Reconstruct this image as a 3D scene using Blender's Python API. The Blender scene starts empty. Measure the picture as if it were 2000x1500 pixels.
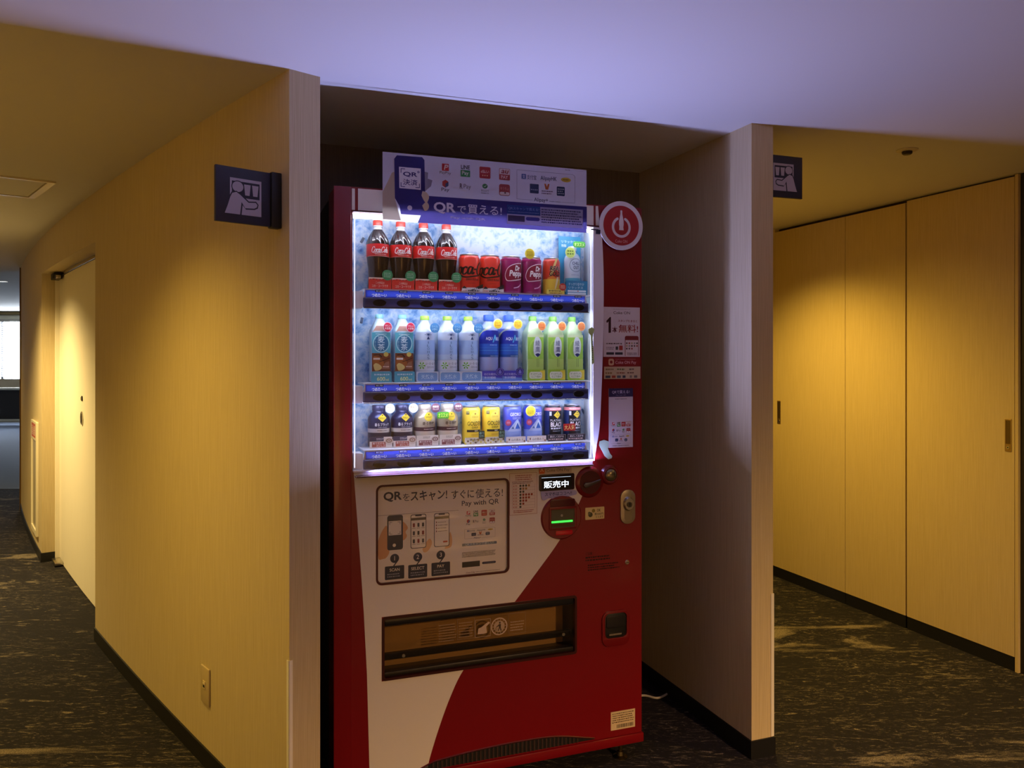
import bpy, bmesh, math, random
from mathutils import Matrix, Vector
from mathutils.geometry import tessellate_polygon

# ---------------------------------------------------------------- camera, world, lights, exposure
scene = bpy.context.scene
COL = scene.collection
random.seed(7)
cam = bpy.data.objects.new('camera', bpy.data.cameras.new('camera'))
COL.objects.link(cam)
cam.location = (0, 0, 1.334)
cam.rotation_euler = (math.radians(90), 0, 0)
cam.data.sensor_width = 36.0
cam.data.lens = 36.0 * 1530 / 2000
cam.data.shift_y = -53 / 2000
cam.data.clip_start = 0.02
scene.camera = cam

world = bpy.data.worlds.new('world')
scene.world = world
world.use_nodes = True
world.node_tree.nodes['Background'].inputs[0].default_value = (1.0, 0.8, 0.6, 1)
world.node_tree.nodes['Background'].inputs[1].default_value = 0.012

vs = scene.view_settings
vs.view_transform = 'Standard'
vs.look = 'None'
vs.exposure = 0.0
vs.gamma = 1.0
vs.use_curve_mapping = False
try:
    scene.cycles.max_bounces = 8
    scene.cycles.sample_clamp_indirect = 6.0
    scene.cycles.caustics_reflective = False
    scene.cycles.caustics_refractive = False
except Exception:
    pass

WARM = (1.0, 0.65, 0.12)
COOL = (0.40, 0.43, 1.0)
CEIL = 2.11


def light(name, kind, loc, power, color, rot=(0, 0, 0), **kw):
    l = bpy.data.lights.new(name, kind)
    l.energy = power
    l.color = color
    for k, v in kw.items():
        setattr(l, k, v)
    o = bpy.data.objects.new(name, l)
    o.location = loc
    o.rotation_euler = rot
    COL.objects.link(o)
    return o


R = math.radians
MROT = R(20.1)
MO = Vector((-0.5123, 2.2524, 0))


def mpt(x, y, z):
    'machine coordinates in mm (x along its front, y into it, z up) to the room'
    c, s = math.cos(MROT), math.sin(MROT)
    x, y, z = x / 1000, y / 1000, z / 1000
    return Vector((MO.x + x * c - y * s, MO.y + x * s + y * c, z))


# recessed downlights of the two corridors and of the hall behind the camera, plus added fill spots
SPOT = dict(spot_size=R(130), spot_blend=1.0, shadow_soft_size=0.03)
light('downlight_or_fill_right', 'SPOT', (1.20, 4.10, 2.09), 72, WARM, **SPOT)
light('downlight_or_fill_left', 'SPOT', (-1.54, 2.09, 2.09), 60, WARM, **SPOT)
light('downlight_or_fill_left', 'SPOT', (-3.36, 4.36, 2.09), 270, (1.0, 0.72, 0.27), **SPOT)
light('downlight_or_fill_left', 'SPOT', (-5.2, 6.3, 2.09), 50, WARM, **SPOT)
light('downlight_or_fill_left', 'SPOT', (-2.2, 1.6, 2.09), 62, WARM, spot_size=R(155), spot_blend=1.0, shadow_soft_size=0.03)  # added fill, evens out the light on the lower left wall
light('downlight_or_fill_right', 'SPOT', (2.1, 2.1, 2.09), 45, WARM, **SPOT)
light('downlight_or_fill_right', 'SPOT', (1.0, 3.62, 2.09), 60, WARM, spot_size=R(155), spot_blend=1.0, shadow_soft_size=0.03)  # added fill hidden behind the partition, lights the right wall evenly
light('downlight_hall', 'SPOT', (2.5, -0.9, 2.09), 2100, (1.0, 0.58, 0.26), spot_size=R(158), spot_blend=1.0, shadow_soft_size=0.05)
# added strip light before the window ledge, throws cool light up at the ceiling
light('ceiling_fill_strip', 'AREA', mpt(470, -18, 991), 16.0, COOL, (R(-155), 0, MROT), shape='RECTANGLE', size=0.72, size_y=0.005)

# ---------------------------------------------------------------- materials
def lin(c):
    if isinstance(c, str):
        c = c.lstrip('#')
        c = [int(c[i:i + 2], 16) / 255 for i in (0, 2, 4)]
        return tuple((x / 12.92 if x <= 0.04045 else ((x + 0.055) / 1.055) ** 2.4) for x in c)
    return tuple(c)


MATS = {}


def mat(c, rough=0.5, metal=0.0, emit=0.0, coat=0.0, trans=0.0, name=None, spec=0.5):
    key = (c, rough, metal, emit, coat, trans, spec)
    if key in MATS:
        return MATS[key]
    m = bpy.data.materials.new(name or 'mat_%03d' % len(MATS))
    m.use_nodes = True
    nt = m.node_tree
    b = nt.nodes['Principled BSDF']
    col = lin(c) + (1,)
    b.inputs['Base Color'].default_value = col
    b.inputs['Roughness'].default_value = rough
    b.inputs['Metallic'].default_value = metal
    b.inputs['Specular IOR Level'].default_value = spec
    if coat:
        b.inputs['Coat Weight'].default_value = coat
        b.inputs['Coat Roughness'].default_value = 0.08
    if emit:
        b.inputs['Emission Color'].default_value = col
        b.inputs['Emission Strength'].default_value = emit
    if trans:   # thin translucent plastic sheet
        t = nt.nodes.new('ShaderNodeBsdfTranslucent')
        t.inputs[0].default_value = tuple(math.sqrt(x) for x in col[:3]) + (1,)   # ink on a thin sheet: one pass of the colour
        mx = nt.nodes.new('ShaderNodeMixShader')
        mx.inputs[0].default_value = trans
        nt.links.new(b.outputs[0], mx.inputs[1])
        nt.links.new(t.outputs[0], mx.inputs[2])
        nt.links.new(mx.outputs[0], nt.nodes['Material Output'].inputs[0])
    MATS[key] = m
    return m


def ramp(nt, fac, stops):
    r = nt.nodes.new('ShaderNodeValToRGB')
    e = r.color_ramp.elements
    while len(e) < len(stops):
        e.new(0.5)
    for el, (p, c) in zip(e, stops):
        el.position = p
        el.color = lin(c) + (1,)
    nt.links.new(fac, r.inputs[0])
    return r.outputs[0]


def noise(nt, scale, detail=4, rough=0.55, mapping=None, dist=0.0, rot=0.0):
    tc = nt.nodes.new('ShaderNodeTexCoord')
    mp = nt.nodes.new('ShaderNodeMapping')
    mp.inputs['Rotation'].default_value = (0, 0, rot)
    mp.inputs['Scale'].default_value = mapping or (1, 1, 1)
    nt.links.new(tc.outputs['Object'], mp.inputs[0])
    n = nt.nodes.new('ShaderNodeTexNoise')
    n.inputs['Scale'].default_value = scale
    n.inputs['Detail'].default_value = detail
    n.inputs['Roughness'].default_value = rough
    n.inputs['Distortion'].default_value = dist
    nt.links.new(mp.outputs[0], n.inputs['Vector'])
    return n.outputs['Fac']


def newmat(name):
    m = bpy.data.materials.new(name)
    m.use_nodes = True
    return m, m.node_tree, m.node_tree.nodes['Principled BSDF']


def bump(nt, b, h, strength, dist=0.002):
    bp = nt.nodes.new('ShaderNodeBump')
    bp.inputs['Strength'].default_value = strength
    bp.inputs['Distance'].default_value = dist
    nt.links.new(h, bp.inputs['Height'])
    nt.links.new(bp.outputs[0], b.inputs['Normal'])


def wallpaper(name, c0, c1, st=0.35):
    m, nt, b = newmat(name)
    n = noise(nt, 1.0, 2, 0.5, (520, 520, 7))
    nt.links.new(ramp(nt, n, [(0.3, c0), (0.7, c1)]), b.inputs['Base Color'])
    b.inputs['Roughness'].default_value = 0.85
    b.inputs['Specular IOR Level'].default_value = 0.2
    bump(nt, b, n, st, 0.0015)
    return m


WALL = wallpaper('wallpaper', '#c2b08a', '#d2c29e', 0.25)
PANEL = wallpaper('panel_laminate', '#c2ac7c', '#cfba8b', 0.08)
DOORM = wallpaper('door_laminate', '#efe8d8', '#f4eee0', 0.05)
SHADEWALL = wallpaper('shaded_wallpaper', '#6f665c', '#7d7468', 0.2)  # same paper as WALL with the alcove's shade put into its colour


def make_carpet():
    m, nt, b = newmat('carpet')
    def mul(a, b):
        q = nt.nodes.new('ShaderNodeMath'); q.operation = 'MULTIPLY'
        nt.links.new(a, q.inputs[0])
        if isinstance(b, float): q.inputs[1].default_value = b
        else: nt.links.new(b, q.inputs[1])
        return q.outputs[0]
    mask = ramp(nt, noise(nt, 1.0, 4, 0.6, (0.9, 2.4, 1), 0.6, R(8)), [(0.40, '#505050'), (0.62, '#ffffff')])
    vein = ramp(nt, noise(nt, 1.0, 7, 0.78, (13, 40, 1), 2.2, R(7)), [(0.54, '#000000'), (0.68, '#ffffff')])
    thin = ramp(nt, noise(nt, 1.0, 5, 0.7, (4, 22, 1), 2.6, R(12)), [(0.60, '#000000'), (0.66, '#ffffff')])
    patch = ramp(nt, noise(nt, 1.0, 9, 0.72, (0.9, 2.6, 1), 1.0, R(14)), [(0.575, '#000000'), (0.63, '#ffffff')])
    fine = noise(nt, 260, 3, 0.6)
    f2 = ramp(nt, fine, [(0.30, '#181818'), (0.66, '#ffffff')])
    m1 = nt.nodes.new('ShaderNodeMath'); m1.operation = 'MAXIMUM'
    nt.links.new(mul(vein, mask), m1.inputs[0]); nt.links.new(mul(thin, 0.8), m1.inputs[1])
    m2 = nt.nodes.new('ShaderNodeMath'); m2.operation = 'MAXIMUM'
    nt.links.new(m1.outputs[0], m2.inputs[0]); nt.links.new(mul(patch, 0.75), m2.inputs[1])
    mm = nt.nodes.new('ShaderNodeMath'); mm.operation = 'MULTIPLY'
    nt.links.new(m2.outputs[0], mm.inputs[0]); nt.links.new(f2, mm.inputs[1])
    mix = nt.nodes.new('ShaderNodeMix'); mix.data_type = 'RGBA'
    mix.inputs[6].default_value = lin('#252327') + (1,)
    mix.inputs[7].default_value = lin('#a89a86') + (1,)
    nt.links.new(mm.outputs[0], mix.inputs[0])
    nt.links.new(mix.outputs[2], b.inputs['Base Color'])
    b.inputs['Roughness'].default_value = 0.95
    b.inputs['Specular IOR Level'].default_value = 0.1
    bump(nt, b, fine, 0.5, 0.004)
    return m


CARPET = make_carpet()


def make_ice():
    m, nt, b = newmat('ice_print')
    n1 = noise(nt, 30, 5, 0.75, (1, 1, 1), 2.0)
    n2 = noise(nt, 5, 3, 0.5, (1, 1, 1), 0.5)
    tc = nt.nodes.new('ShaderNodeTexCoord')
    vo = nt.nodes.new('ShaderNodeTexVoronoi'); vo.inputs['Scale'].default_value = 42; vo.feature = 'F2'
    nt.links.new(tc.outputs['Object'], vo.inputs['Vector'])
    a1 = nt.nodes.new('ShaderNodeMath'); a1.operation = 'MULTIPLY_ADD'
    nt.links.new(vo.outputs['Distance'], a1.inputs[0]); a1.inputs[1].default_value = 0.38
    hlf = nt.nodes.new('ShaderNodeMath'); hlf.operation = 'MULTIPLY'
    nt.links.new(n2, hlf.inputs[0]); hlf.inputs[1].default_value = 0.42
    nt.links.new(hlf.outputs[0], a1.inputs[2])
    add = nt.nodes.new('ShaderNodeMath'); add.operation = 'MULTIPLY_ADD'
    nt.links.new(n1, add.inputs[0]); add.inputs[1].default_value = 0.55
    nt.links.new(a1.outputs[0], add.inputs[2])
    nt.links.new(ramp(nt, add.outputs[0], [(0.50, '#2a58a8'), (0.60, '#5f94d4'), (0.70, '#9cc0e8'), (0.84, '#d6e4f4')]), b.inputs['Base Color'])
    b.inputs['Roughness'].default_value = 0.5
    return m


ICE = make_ice()


def make_glass(name='clear_pane', tint=(1, 1, 1), gl=1.0):
    m, nt, b = newmat(name)
    nt.nodes.remove(b)
    tr = nt.nodes.new('ShaderNodeBsdfTransparent'); tr.inputs[0].default_value = tint + (1,)
    g = nt.nodes.new('ShaderNodeBsdfGlossy'); g.inputs['Roughness'].default_value = 0.03
    lw = nt.nodes.new('ShaderNodeLayerWeight'); lw.inputs[0].default_value = 0.5
    pw = nt.nodes.new('ShaderNodeMath'); pw.operation = 'POWER'; pw.inputs[1].default_value = 4.0
    nt.links.new(lw.outputs['Facing'], pw.inputs[0])
    ml = nt.nodes.new('ShaderNodeMath'); ml.operation = 'MULTIPLY_ADD'; ml.inputs[1].default_value = 0.6 * gl; ml.inputs[2].default_value = 0.035 * gl
    nt.links.new(pw.outputs[0], ml.inputs[0])
    mx = nt.nodes.new('ShaderNodeMixShader')
    nt.links.new(ml.outputs[0], mx.inputs[0])
    nt.links.new(tr.outputs[0], mx.inputs[1]); nt.links.new(g.outputs[0], mx.inputs[2])
    nt.links.new(mx.outputs[0], nt.nodes['Material Output'].inputs[0])
    return m


GLASS = make_glass()
SMOKE = make_glass('smoked_flap', (0.86, 0.82, 0.74))
PET = make_glass('bottle_plastic', (0.80, 0.88, 0.97), 1.4)
WHITE = mat('#e8e6e2', 0.6)
CEILM = mat('#dedbd4', 0.9, spec=0.1)
BLACK = mat('#151516', 0.5)
VINYL = mat('#0d0d11', 0.55)
RED = mat('#7c0a14', 0.28, coat=0.3)
DRED = mat('#5c0a12', 0.35)
CHROME = mat('#c8c4b8', 0.25, 1.0)
LED = mat('#e6ecff', 0.5, emit=28.0)


# ---------------------------------------------------------------- mesh builders
def rrect(x0, x1, z0, z1, r, n=5):
    out = []
    for cx, cz, a0 in ((x1 - r, z1 - r, 0), (x0 + r, z1 - r, 90), (x0 + r, z0 + r, 180), (x1 - r, z0 + r, 270)):
        for i in range(n + 1):
            a = R(a0 + 90 * i / n)
            out.append((cx + r * math.cos(a), cz + r * math.sin(a)))
    return out


def circ(cx, cz, r, n=32, rz=None, a0=0, a1=360):
    rz = rz or r
    k = n if a1 - a0 == 360 else n + 1
    return [(cx + r * math.cos(R(a0 + (a1 - a0) * i / n)), cz + rz * math.sin(R(a0 + (a1 - a0) * i / n))) for i in range(k)]


def bx(p, q):
    return min(p[0], q[0]), max(p[0], q[0]), min(p[1], q[1]), max(p[1], q[1])


def spline(pts, n=6):
    out = []
    P = [pts[0]] + list(pts) + [pts[-1]]
    for i in range(1, len(P) - 2):
        a, b, c, d = P[i - 1:i + 3]
        for k in range(n):
            t = k / n
            out.append(tuple(0.5 * (2 * b[j] + (c[j] - a[j]) * t + (2 * a[j] - 5 * b[j] + 4 * c[j] - d[j]) * t * t
                                    + (3 * b[j] - a[j] - 3 * c[j] + d[j]) * t ** 3) for j in range(len(b))))
    out.append(tuple(pts[-1]))
    return out


class M:
    'collects shapes and links them as one mesh object'

    def __init__(self):
        self.v, self.f, self.mi, self.ms = [], [], [], []

    def idx(self, m):
        if m not in self.ms:
            self.ms.append(m)
        return self.ms.index(m)

    def add(self, vs, fs, m):
        o = len(self.v)
        self.v += [tuple(v) for v in vs]
        self.f += [tuple(i + o for i in f) for f in fs]
        self.mi += [self.idx(m)] * len(fs)
        return self

    def box(self, x0, x1, y0, y1, z0, z1, m):
        vs = [(x, y, z) for z in (z0, z1) for y in (y0, y1) for x in (x0, x1)]
        return self.add(vs, [(0, 1, 3, 2), (4, 6, 7, 5), (0, 4, 5, 1), (2, 3, 7, 6), (0, 2, 6, 4), (1, 5, 7, 3)], m)

    def prism(self, outer, y0, y1, m, holes=()):
        'polygon in x-z extruded along y'
        loops = [list(outer)] + [list(h) for h in holes]
        flat = [p for l in loops for p in l]
        tris = tessellate_polygon([[Vector((p[0], p[1], 0)) for p in l] for l in loops])
        n = len(flat)
        vs = [(p[0], y0, p[1]) for p in flat] + [(p[0], y1, p[1]) for p in flat]
        fs = [tuple(t) for t in tris] + [tuple(i + n for i in reversed(t)) for t in tris]
        o = 0
        for l in loops:
            k = len(l)
            for i in range(k):
                j = (i + 1) % k
                fs.append((o + i, o + j, o + j + n, o + i + n))
            o += k
        return self.add(vs, fs, m)

    def slab(self, outer, z0, z1, m):
        'polygon in x-y extruded along z'
        flat = list(outer)
        n = len(flat)
        tris = tessellate_polygon([[Vector((p[0], p[1], 0)) for p in flat]])
        vs = [(p[0], p[1], z0) for p in flat] + [(p[0], p[1], z1) for p in flat]
        fs = [tuple(t) for t in tris] + [tuple(i + n for i in reversed(t)) for t in tris]
        fs += [(i, (i + 1) % n, (i + 1) % n + n, i + n) for i in range(n)]
        return self.add(vs, fs, m)

    def cyl(self, cx, cz, r, y0, y1, m, n=32, r1=None, rz=None):
        'cylinder or cone along y, r at y1 and r1 at y0 (the front)'
        r1 = r if r1 is None else r1
        k = (rz or r) / r
        vs = [(cx + r1 * math.cos(2 * math.pi * i / n), y0, cz + k * r1 * math.sin(2 * math.pi * i / n)) for i in range(n)]
        vs += [(cx + r * math.cos(2 * math.pi * i / n), y1, cz + k * r * math.sin(2 * math.pi * i / n)) for i in range(n)]
        fs = [tuple(range(n)), tuple(range(2 * n - 1, n - 1, -1))] + [(i, (i + 1) % n, (i + 1) % n + n, i + n) for i in range(n)]
        return self.add(vs, fs, m)

    def lathe(self, prof, m, n=36, fn=None, cap=True):
        vs, fs = [], []
        for r, z in prof:
            for i in range(n):
                a = 2 * math.pi * i / n
                rr = r * (fn(a, z) if fn else 1)
                vs.append((rr * math.cos(a), rr * math.sin(a), z))
        for k in range(len(prof) - 1):
            for i in range(n):
                j = (i + 1) % n
                fs.append((k * n + i, k * n + j, (k + 1) * n + j, (k + 1) * n + i))
        if cap:
            fs.append(tuple(range(n - 1, -1, -1)))
            fs.append(tuple((len(prof) - 1) * n + i for i in range(n)))
        return self.add(vs, fs, m)

    def loft(self, secs, m, n=5):
        'rounded square sections (half width, corner radius, z)'
        vs, fs = [], []
        for h, r, z in secs:
            vs += [(p[0], p[1], z) for p in rrect(-h, h, -h, h, r, n)]
        k = 4 * (n + 1)
        for s in range(len(secs) - 1):
            for i in range(k):
                j = (i + 1) % k
                fs.append((s * k + i, s * k + j, (s + 1) * k + j, (s + 1) * k + i))
        fs.append(tuple(range(k - 1, -1, -1)))
        fs.append(tuple((len(secs) - 1) * k + i for i in range(k)))
        return self.add(vs, fs, m)

    def tube(self, pts, r, m, n=10):
        vs, fs = [], []
        P = [Vector(p) for p in pts]
        up = Vector((0.3, 0.2, 1)).normalized()
        for i, p in enumerate(P):
            d = (P[min(i + 1, len(P) - 1)] - P[max(i - 1, 0)]).normalized()
            a = d.cross(up)
            if a.length < 1e-4:
                a = d.cross(Vector((1, 0, 0)))
            a.normalize()
            b = d.cross(a)
            for k in range(n):
                t = 2 * math.pi * k / n
                vs.append(p + a * r * math.cos(t) + b * r * math.sin(t))
        for i in range(len(P) - 1):
            for k in range(n):
                j = (k + 1) % n
                fs.append((i * n + k, i * n + j, (i + 1) * n + j, (i + 1) * n + k))
        fs.append(tuple(range(n - 1, -1, -1)))
        fs.append(tuple((len(P) - 1) * n + k for k in range(n)))
        return self.add(vs, fs, m)

    def build(self, name, parent=None, s=0.001, bevel=0, seg=2, ang=35, **props):
        me = bpy.data.meshes.new(name)
        me.from_pydata([(v[0] * s, v[1] * s, v[2] * s) for v in self.v], [], self.f)
        for m in self.ms:
            me.materials.append(m)
        me.polygons.foreach_set('material_index', self.mi)
        bm = bmesh.new()
        bm.from_mesh(me)
        bmesh.ops.recalc_face_normals(bm, faces=bm.faces)
        if bevel:
            ed = [e for e in bm.edges if len(e.link_faces) == 2 and e.calc_face_angle(0) > R(40)]
            bmesh.ops.bevel(bm, geom=ed, offset=bevel * s, segments=seg, affect='EDGES', profile=0.5, clamp_overlap=True)
        bm.to_mesh(me)
        bm.free()
        me.polygons.foreach_set('use_smooth', [True] * len(me.polygons))
        try:
            me.set_sharp_from_angle(angle=R(ang))
        except Exception:
            pass
        o = bpy.data.objects.new(name, me)
        COL.objects.link(o)
        if parent is not None:
            o.parent = parent
        for k, v in props.items():
            o[k] = v
        return o


TEXTS = {}


def text2d(body, bold):
    key = (body, bold)
    if key not in TEXTS:
        cu = bpy.data.curves.new('t', 'FONT')
        cu.body = body
        cu.size = 1
        cu.resolution_u = 3
        cu.offset = bold
        o = bpy.data.objects.new('t', cu)
        COL.objects.link(o)
        bpy.context.view_layer.update()
        me = bpy.data.meshes.new_from_object(o.evaluated_get(bpy.context.evaluated_depsgraph_get()))
        vs = [(v.co.x, v.co.y) for v in me.vertices]
        fs = [tuple(p.vertices) for p in me.polygons]
        bpy.data.objects.remove(o)
        bpy.data.curves.remove(cu)
        bpy.data.meshes.remove(me)
        TEXTS[key] = (vs, fs)
    return TEXTS[key]


class D:
    'flat print: coloured shapes in x-z, stacked in hair-thin layers, on a plane or wrapped round a can'

    def __init__(self, trans=0.0, rough=0.45, emit=0.0):
        self.e = []
        self.k = dict(trans=trans, rough=rough, emit=emit)

    def put(self, vs, fs, c, L):
        self.e.append((vs, fs, mat(c, **self.k) if isinstance(c, str) else c, L))
        return self

    def poly(self, pts, c, L=1):
        tris = tessellate_polygon([[Vector((p[0], p[1], 0)) for p in pts]])
        return self.put(list(pts), [tuple(t) for t in tris], c, L)

    def rect(self, x0, x1, z0, z1, c, L=1):
        return self.put([(x0, z0), (x1, z0), (x1, z1), (x0, z1)], [(0, 1, 2, 3)], c, L)

    def rr(self, x0, x1, z0, z1, r, c, L=1):
        return self.poly(rrect(x0, x1, z0, z1, min(r, (x1 - x0) / 2.01, (z1 - z0) / 2.01), 4), c, L)

    def dot(self, x, z, r, c, L=1, rz=None, n=24):
        return self.poly(circ(x, z, r, n, rz), c, L)

    def ring(self, x, z, r0, r1, c, L=1, a0=0, a1=360, n=40, k=1.0):
        A = circ(x, z, r0, n, r0 * k, a0, a1)
        B = circ(x, z, r1, n, r1 * k, a0, a1)
        m = len(A)
        fs = [(i, (i + 1) % m, (i + 1) % m + m, i + m) for i in range(m if a1 - a0 == 360 else m - 1)]
        return self.put(A + B, fs, c, L)

    def frame(self, x0, x1, z0, z1, w, c, L=1):
        self.rect(x0, x1, z0, z0 + w, c, L); self.rect(x0, x1, z1 - w, z1, c, L)
        self.rect(x0, x0 + w, z0 + w, z1 - w, c, L); self.rect(x1 - w, x1, z0 + w, z1 - w, c, L)
        return self

    def text(self, body, x0, x1, z0, z1, c, L=3, bold=0.0, shear=0.0, fit=True):
        vs, fs = text2d(body, bold)
        if not vs:
            return self
        ax, bxx = min(v[0] for v in vs), max(v[0] for v in vs)
        az, bz = min(v[1] for v in vs), max(v[1] for v in vs)
        kx, kz = (x1 - x0) / (bxx - ax), (z1 - z0) / (bz - az)
        if not fit:
            kx = kz = min(kx, kz)
            x0 = (x0 + x1) / 2 - kx * (bxx - ax) / 2
            z0 = (z0 + z1) / 2 - kz * (bz - az) / 2
        out = []
        for v in vs:
            z = (v[1] - az) * kz
            out.append((x0 + (v[0] - ax) * kx + shear * z, z0 + z))
        return self.put(out, fs, c, L)

    def vtext(self, body, xc, w, z0, z1, c, L=3, bold=0.0):
        h = (z1 - z0) / len(body)
        for i, ch in enumerate(body):
            self.text(ch, xc - w / 2, xc + w / 2, z1 - (i + 1) * h + h * 0.06, z1 - i * h - h * 0.06, c, L, bold)
        return self

    def ribbon(self, pts, w, c, L=3, smooth=True, taper=0.55):
        P = spline(pts, 5) if smooth else pts
        A, B = [], []
        for i, p in enumerate(P):
            a, b = P[max(i - 1, 0)], P[min(i + 1, len(P) - 1)]
            dx, dz = b[0] - a[0], b[1] - a[1]
            l = math.hypot(dx, dz) or 1
            ww = w / 2 * ((1 - taper) + taper * abs(dz) / l)
            A.append((p[0] - dz / l * ww, p[1] + dx / l * ww))
            B.append((p[0] + dz / l * ww, p[1] - dx / l * ww))
        n = len(P)
        return self.put(A + B, [(i, i + 1, i + 1 + n, i + n) for i in range(n - 1)], c, L)

    def greek(self, x0, x1, z0, z1, rows, c, L=2, fill=0.55, seed=1):
        'rows of tiny strokes for print too small to read'
        rnd = random.Random(seed)
        x0, x1 = min(x0, x1), max(x0, x1)
        h = max(abs(z1 - z0), 0.8) / rows
        z1 = max(z0, z1)
        vs, fs = [], []
        for r in range(rows):
            zb = z1 - (r + 1) * h + h * (1 - fill) / 2
            x = x0
            end = x1 - rnd.random() * (x1 - x0) * 0.18
            while x < end:
                w = h * fill * (0.5 + rnd.random() * 1.1)
                o = len(vs)
                zz = zb + rnd.random() * h * fill * 0.25
                vs += [(x, zz), (min(x + w, x1), zz), (min(x + w, x1), zb + h * fill), (x, zb + h * fill)]
                fs.append((o, o + 1, o + 2, o + 3))
                x += w + h * fill * (0.25 + 0.25 * rnd.random())
        return self.put(vs, fs, c, L)

    def build(self, name, parent, y=0.0, wrap=0.0, step=0.12, s=0.001, flip=False, **props):
        bm = bmesh.new()
        ms = []
        for vs, fs, m, L in self.e:
            if m not in ms:
                ms.append(m)
            mi = ms.index(m)
            B = [bm.verts.new((v[0], -L, v[1])) for v in vs]
            for f in fs:
                try:
                    fc = bm.faces.new([B[i] for i in f])
                    fc.material_index = mi
                except ValueError:
                    pass
        if wrap:
            x = -math.floor(wrap * 1.5 / 3) * 3.0
            while x < wrap * 1.5:
                bmesh.ops.bisect_plane(bm, geom=bm.verts[:] + bm.edges[:] + bm.faces[:], plane_co=(x, 0, 0), plane_no=(1, 0, 0))
                x += 3.0
        for v in bm.verts:
            L = -v.co.y
            if wrap:
                a = max(-1.62, min(1.62, v.co.x / wrap))
                r = wrap + 0.15 + L * step
                v.co = (r * math.sin(a) * s, (y - r * math.cos(a)) * s, v.co.z * s)
            else:
                v.co = (v.co.x * s, (y - L * step) * s, v.co.z * s)
        for f in bm.faces:
            f.normal_update()
            out = -f.normal.y if not wrap else f.normal.dot(f.calc_center_median() - Vector((0, y * s, f.calc_center_median().z)))
            if out < 0:
                f.normal_flip()
        me = bpy.data.meshes.new(name)
        bm.to_mesh(me)
        bm.free()
        for m in ms:
            me.materials.append(m)
        o = bpy.data.objects.new(name, me)
        COL.objects.link(o)
        o.parent = parent
        for k, v in props.items():
            o[k] = v
        return o


def empty(name, loc, rot=0.0, label=None, category=None, group=None, parent=None):
    o = bpy.data.objects.new(name, None)
    o.empty_display_size = 0.05
    o.location = loc
    o.rotation_euler = (0, 0, rot)
    COL.objects.link(o)
    if label: o['label'] = label
    if category: o['category'] = category
    if group: o['group'] = group
    if parent is not None: o.parent = parent
    return o


# ---------------------------------------------------------------- the room
def wcurve(s):
    'curved left corridor wall: point and heading after s metres from the partition end'
    n = max(1, int(abs(s) * 20))
    x, y = -0.600, 2.11
    for i in range(n):
        t = s * (i + 0.5) / n
        a = R(42.3 - 1.45 * t)
        x -= math.sin(a) * s / n
        y += math.cos(a) * s / n
    a = R(42.3 - 1.45 * s)
    return x, y, a


def woff(s, d):
    'point d metres behind the wall surface (negative: into the corridor)'
    x, y, a = wcurve(s)
    return x + d * math.cos(a), y + d * math.sin(a)


def wallstrip(m, s0, s1, d0, d1, z0, z1, material, step=0.25):
    n = max(1, int(math.ceil((s1 - s0) / step)))
    S = [s0 + (s1 - s0) * i / n for i in range(n + 1)]
    loop = [woff(s, d0) for s in S] + [woff(s, d1) for s in reversed(S)]
    m.slab(loop, z0, z1, material)


ST = dict(kind='structure')
S1, S2, SE = 2.087, 3.86, 5.97          # door recess and end of the left wall
DH = 1.875
m = M()
m.slab([(-15, -4), (6, -4), (6, 9), (-3, 9), (-3, 17), (-15, 17)], -0.05, 0, CARPET)
m.build('floor', s=1, **ST)
DAYCARP = wallpaper('daylit_carpet', '#5c6577', '#727c8d', 0.3)  # same carpet as the corridor, daylight painted in as paler blue-grey
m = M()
m.slab([(-15, 7.9), (-3, 7.9), (-3, 17), (-15, 17)], -0.001, 0.003, DAYCARP)
m.build('floor_daylit', s=1, **ST)
m = M()
m.slab([(-9, -4), (6, -4), (6, 9), (-3, 9), (-3, 7.1), (-9, 7.1)], CEIL, CEIL + 0.3, CEILM)
m.build('ceiling', s=1, **ST)
m = M()
m.slab([(-15, 7.1), (-3, 7.1), (-3, 17), (-15, 17)], 2.262, 2.41, CEILM)
m.build('ceiling_lounge', s=1, **ST)

TH = 0.092
m = M()
wallstrip(m, 0, S1, 0, TH, 0, CEIL, WALL)
wallstrip(m, S1, S2, 0, 0.17, DH, CEIL, WALL)
wallstrip(m, S2, SE, 0, TH, 0, CEIL, WALL)
wallstrip(m, S1 - 0.08, S1, 0.093, 0.155, 0, CEIL, WALL)
wallstrip(m, S2, S2 + 0.08, 0.093, 0.155, 0, CEIL, WALL)
wl = m.build('wall_left', s=1, **ST)
m = M()
wallstrip(m, 0.0, S1, -0.006, -0.0002, 0, 0.06, VINYL)
wallstrip(m, -0.006, -0.0002, -0.006, TH, 0, 0.06, VINYL, 1)
wallstrip(m, S2, SE, -0.006, -0.0002, 0, 0.06, VINYL)
wallstrip(m, S2 - 0.006, S2 - 0.0002, -0.006, TH + 0.02, 0, 0.06, VINYL, 1)
m.build('baseboard_left', s=1, **ST)
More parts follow.
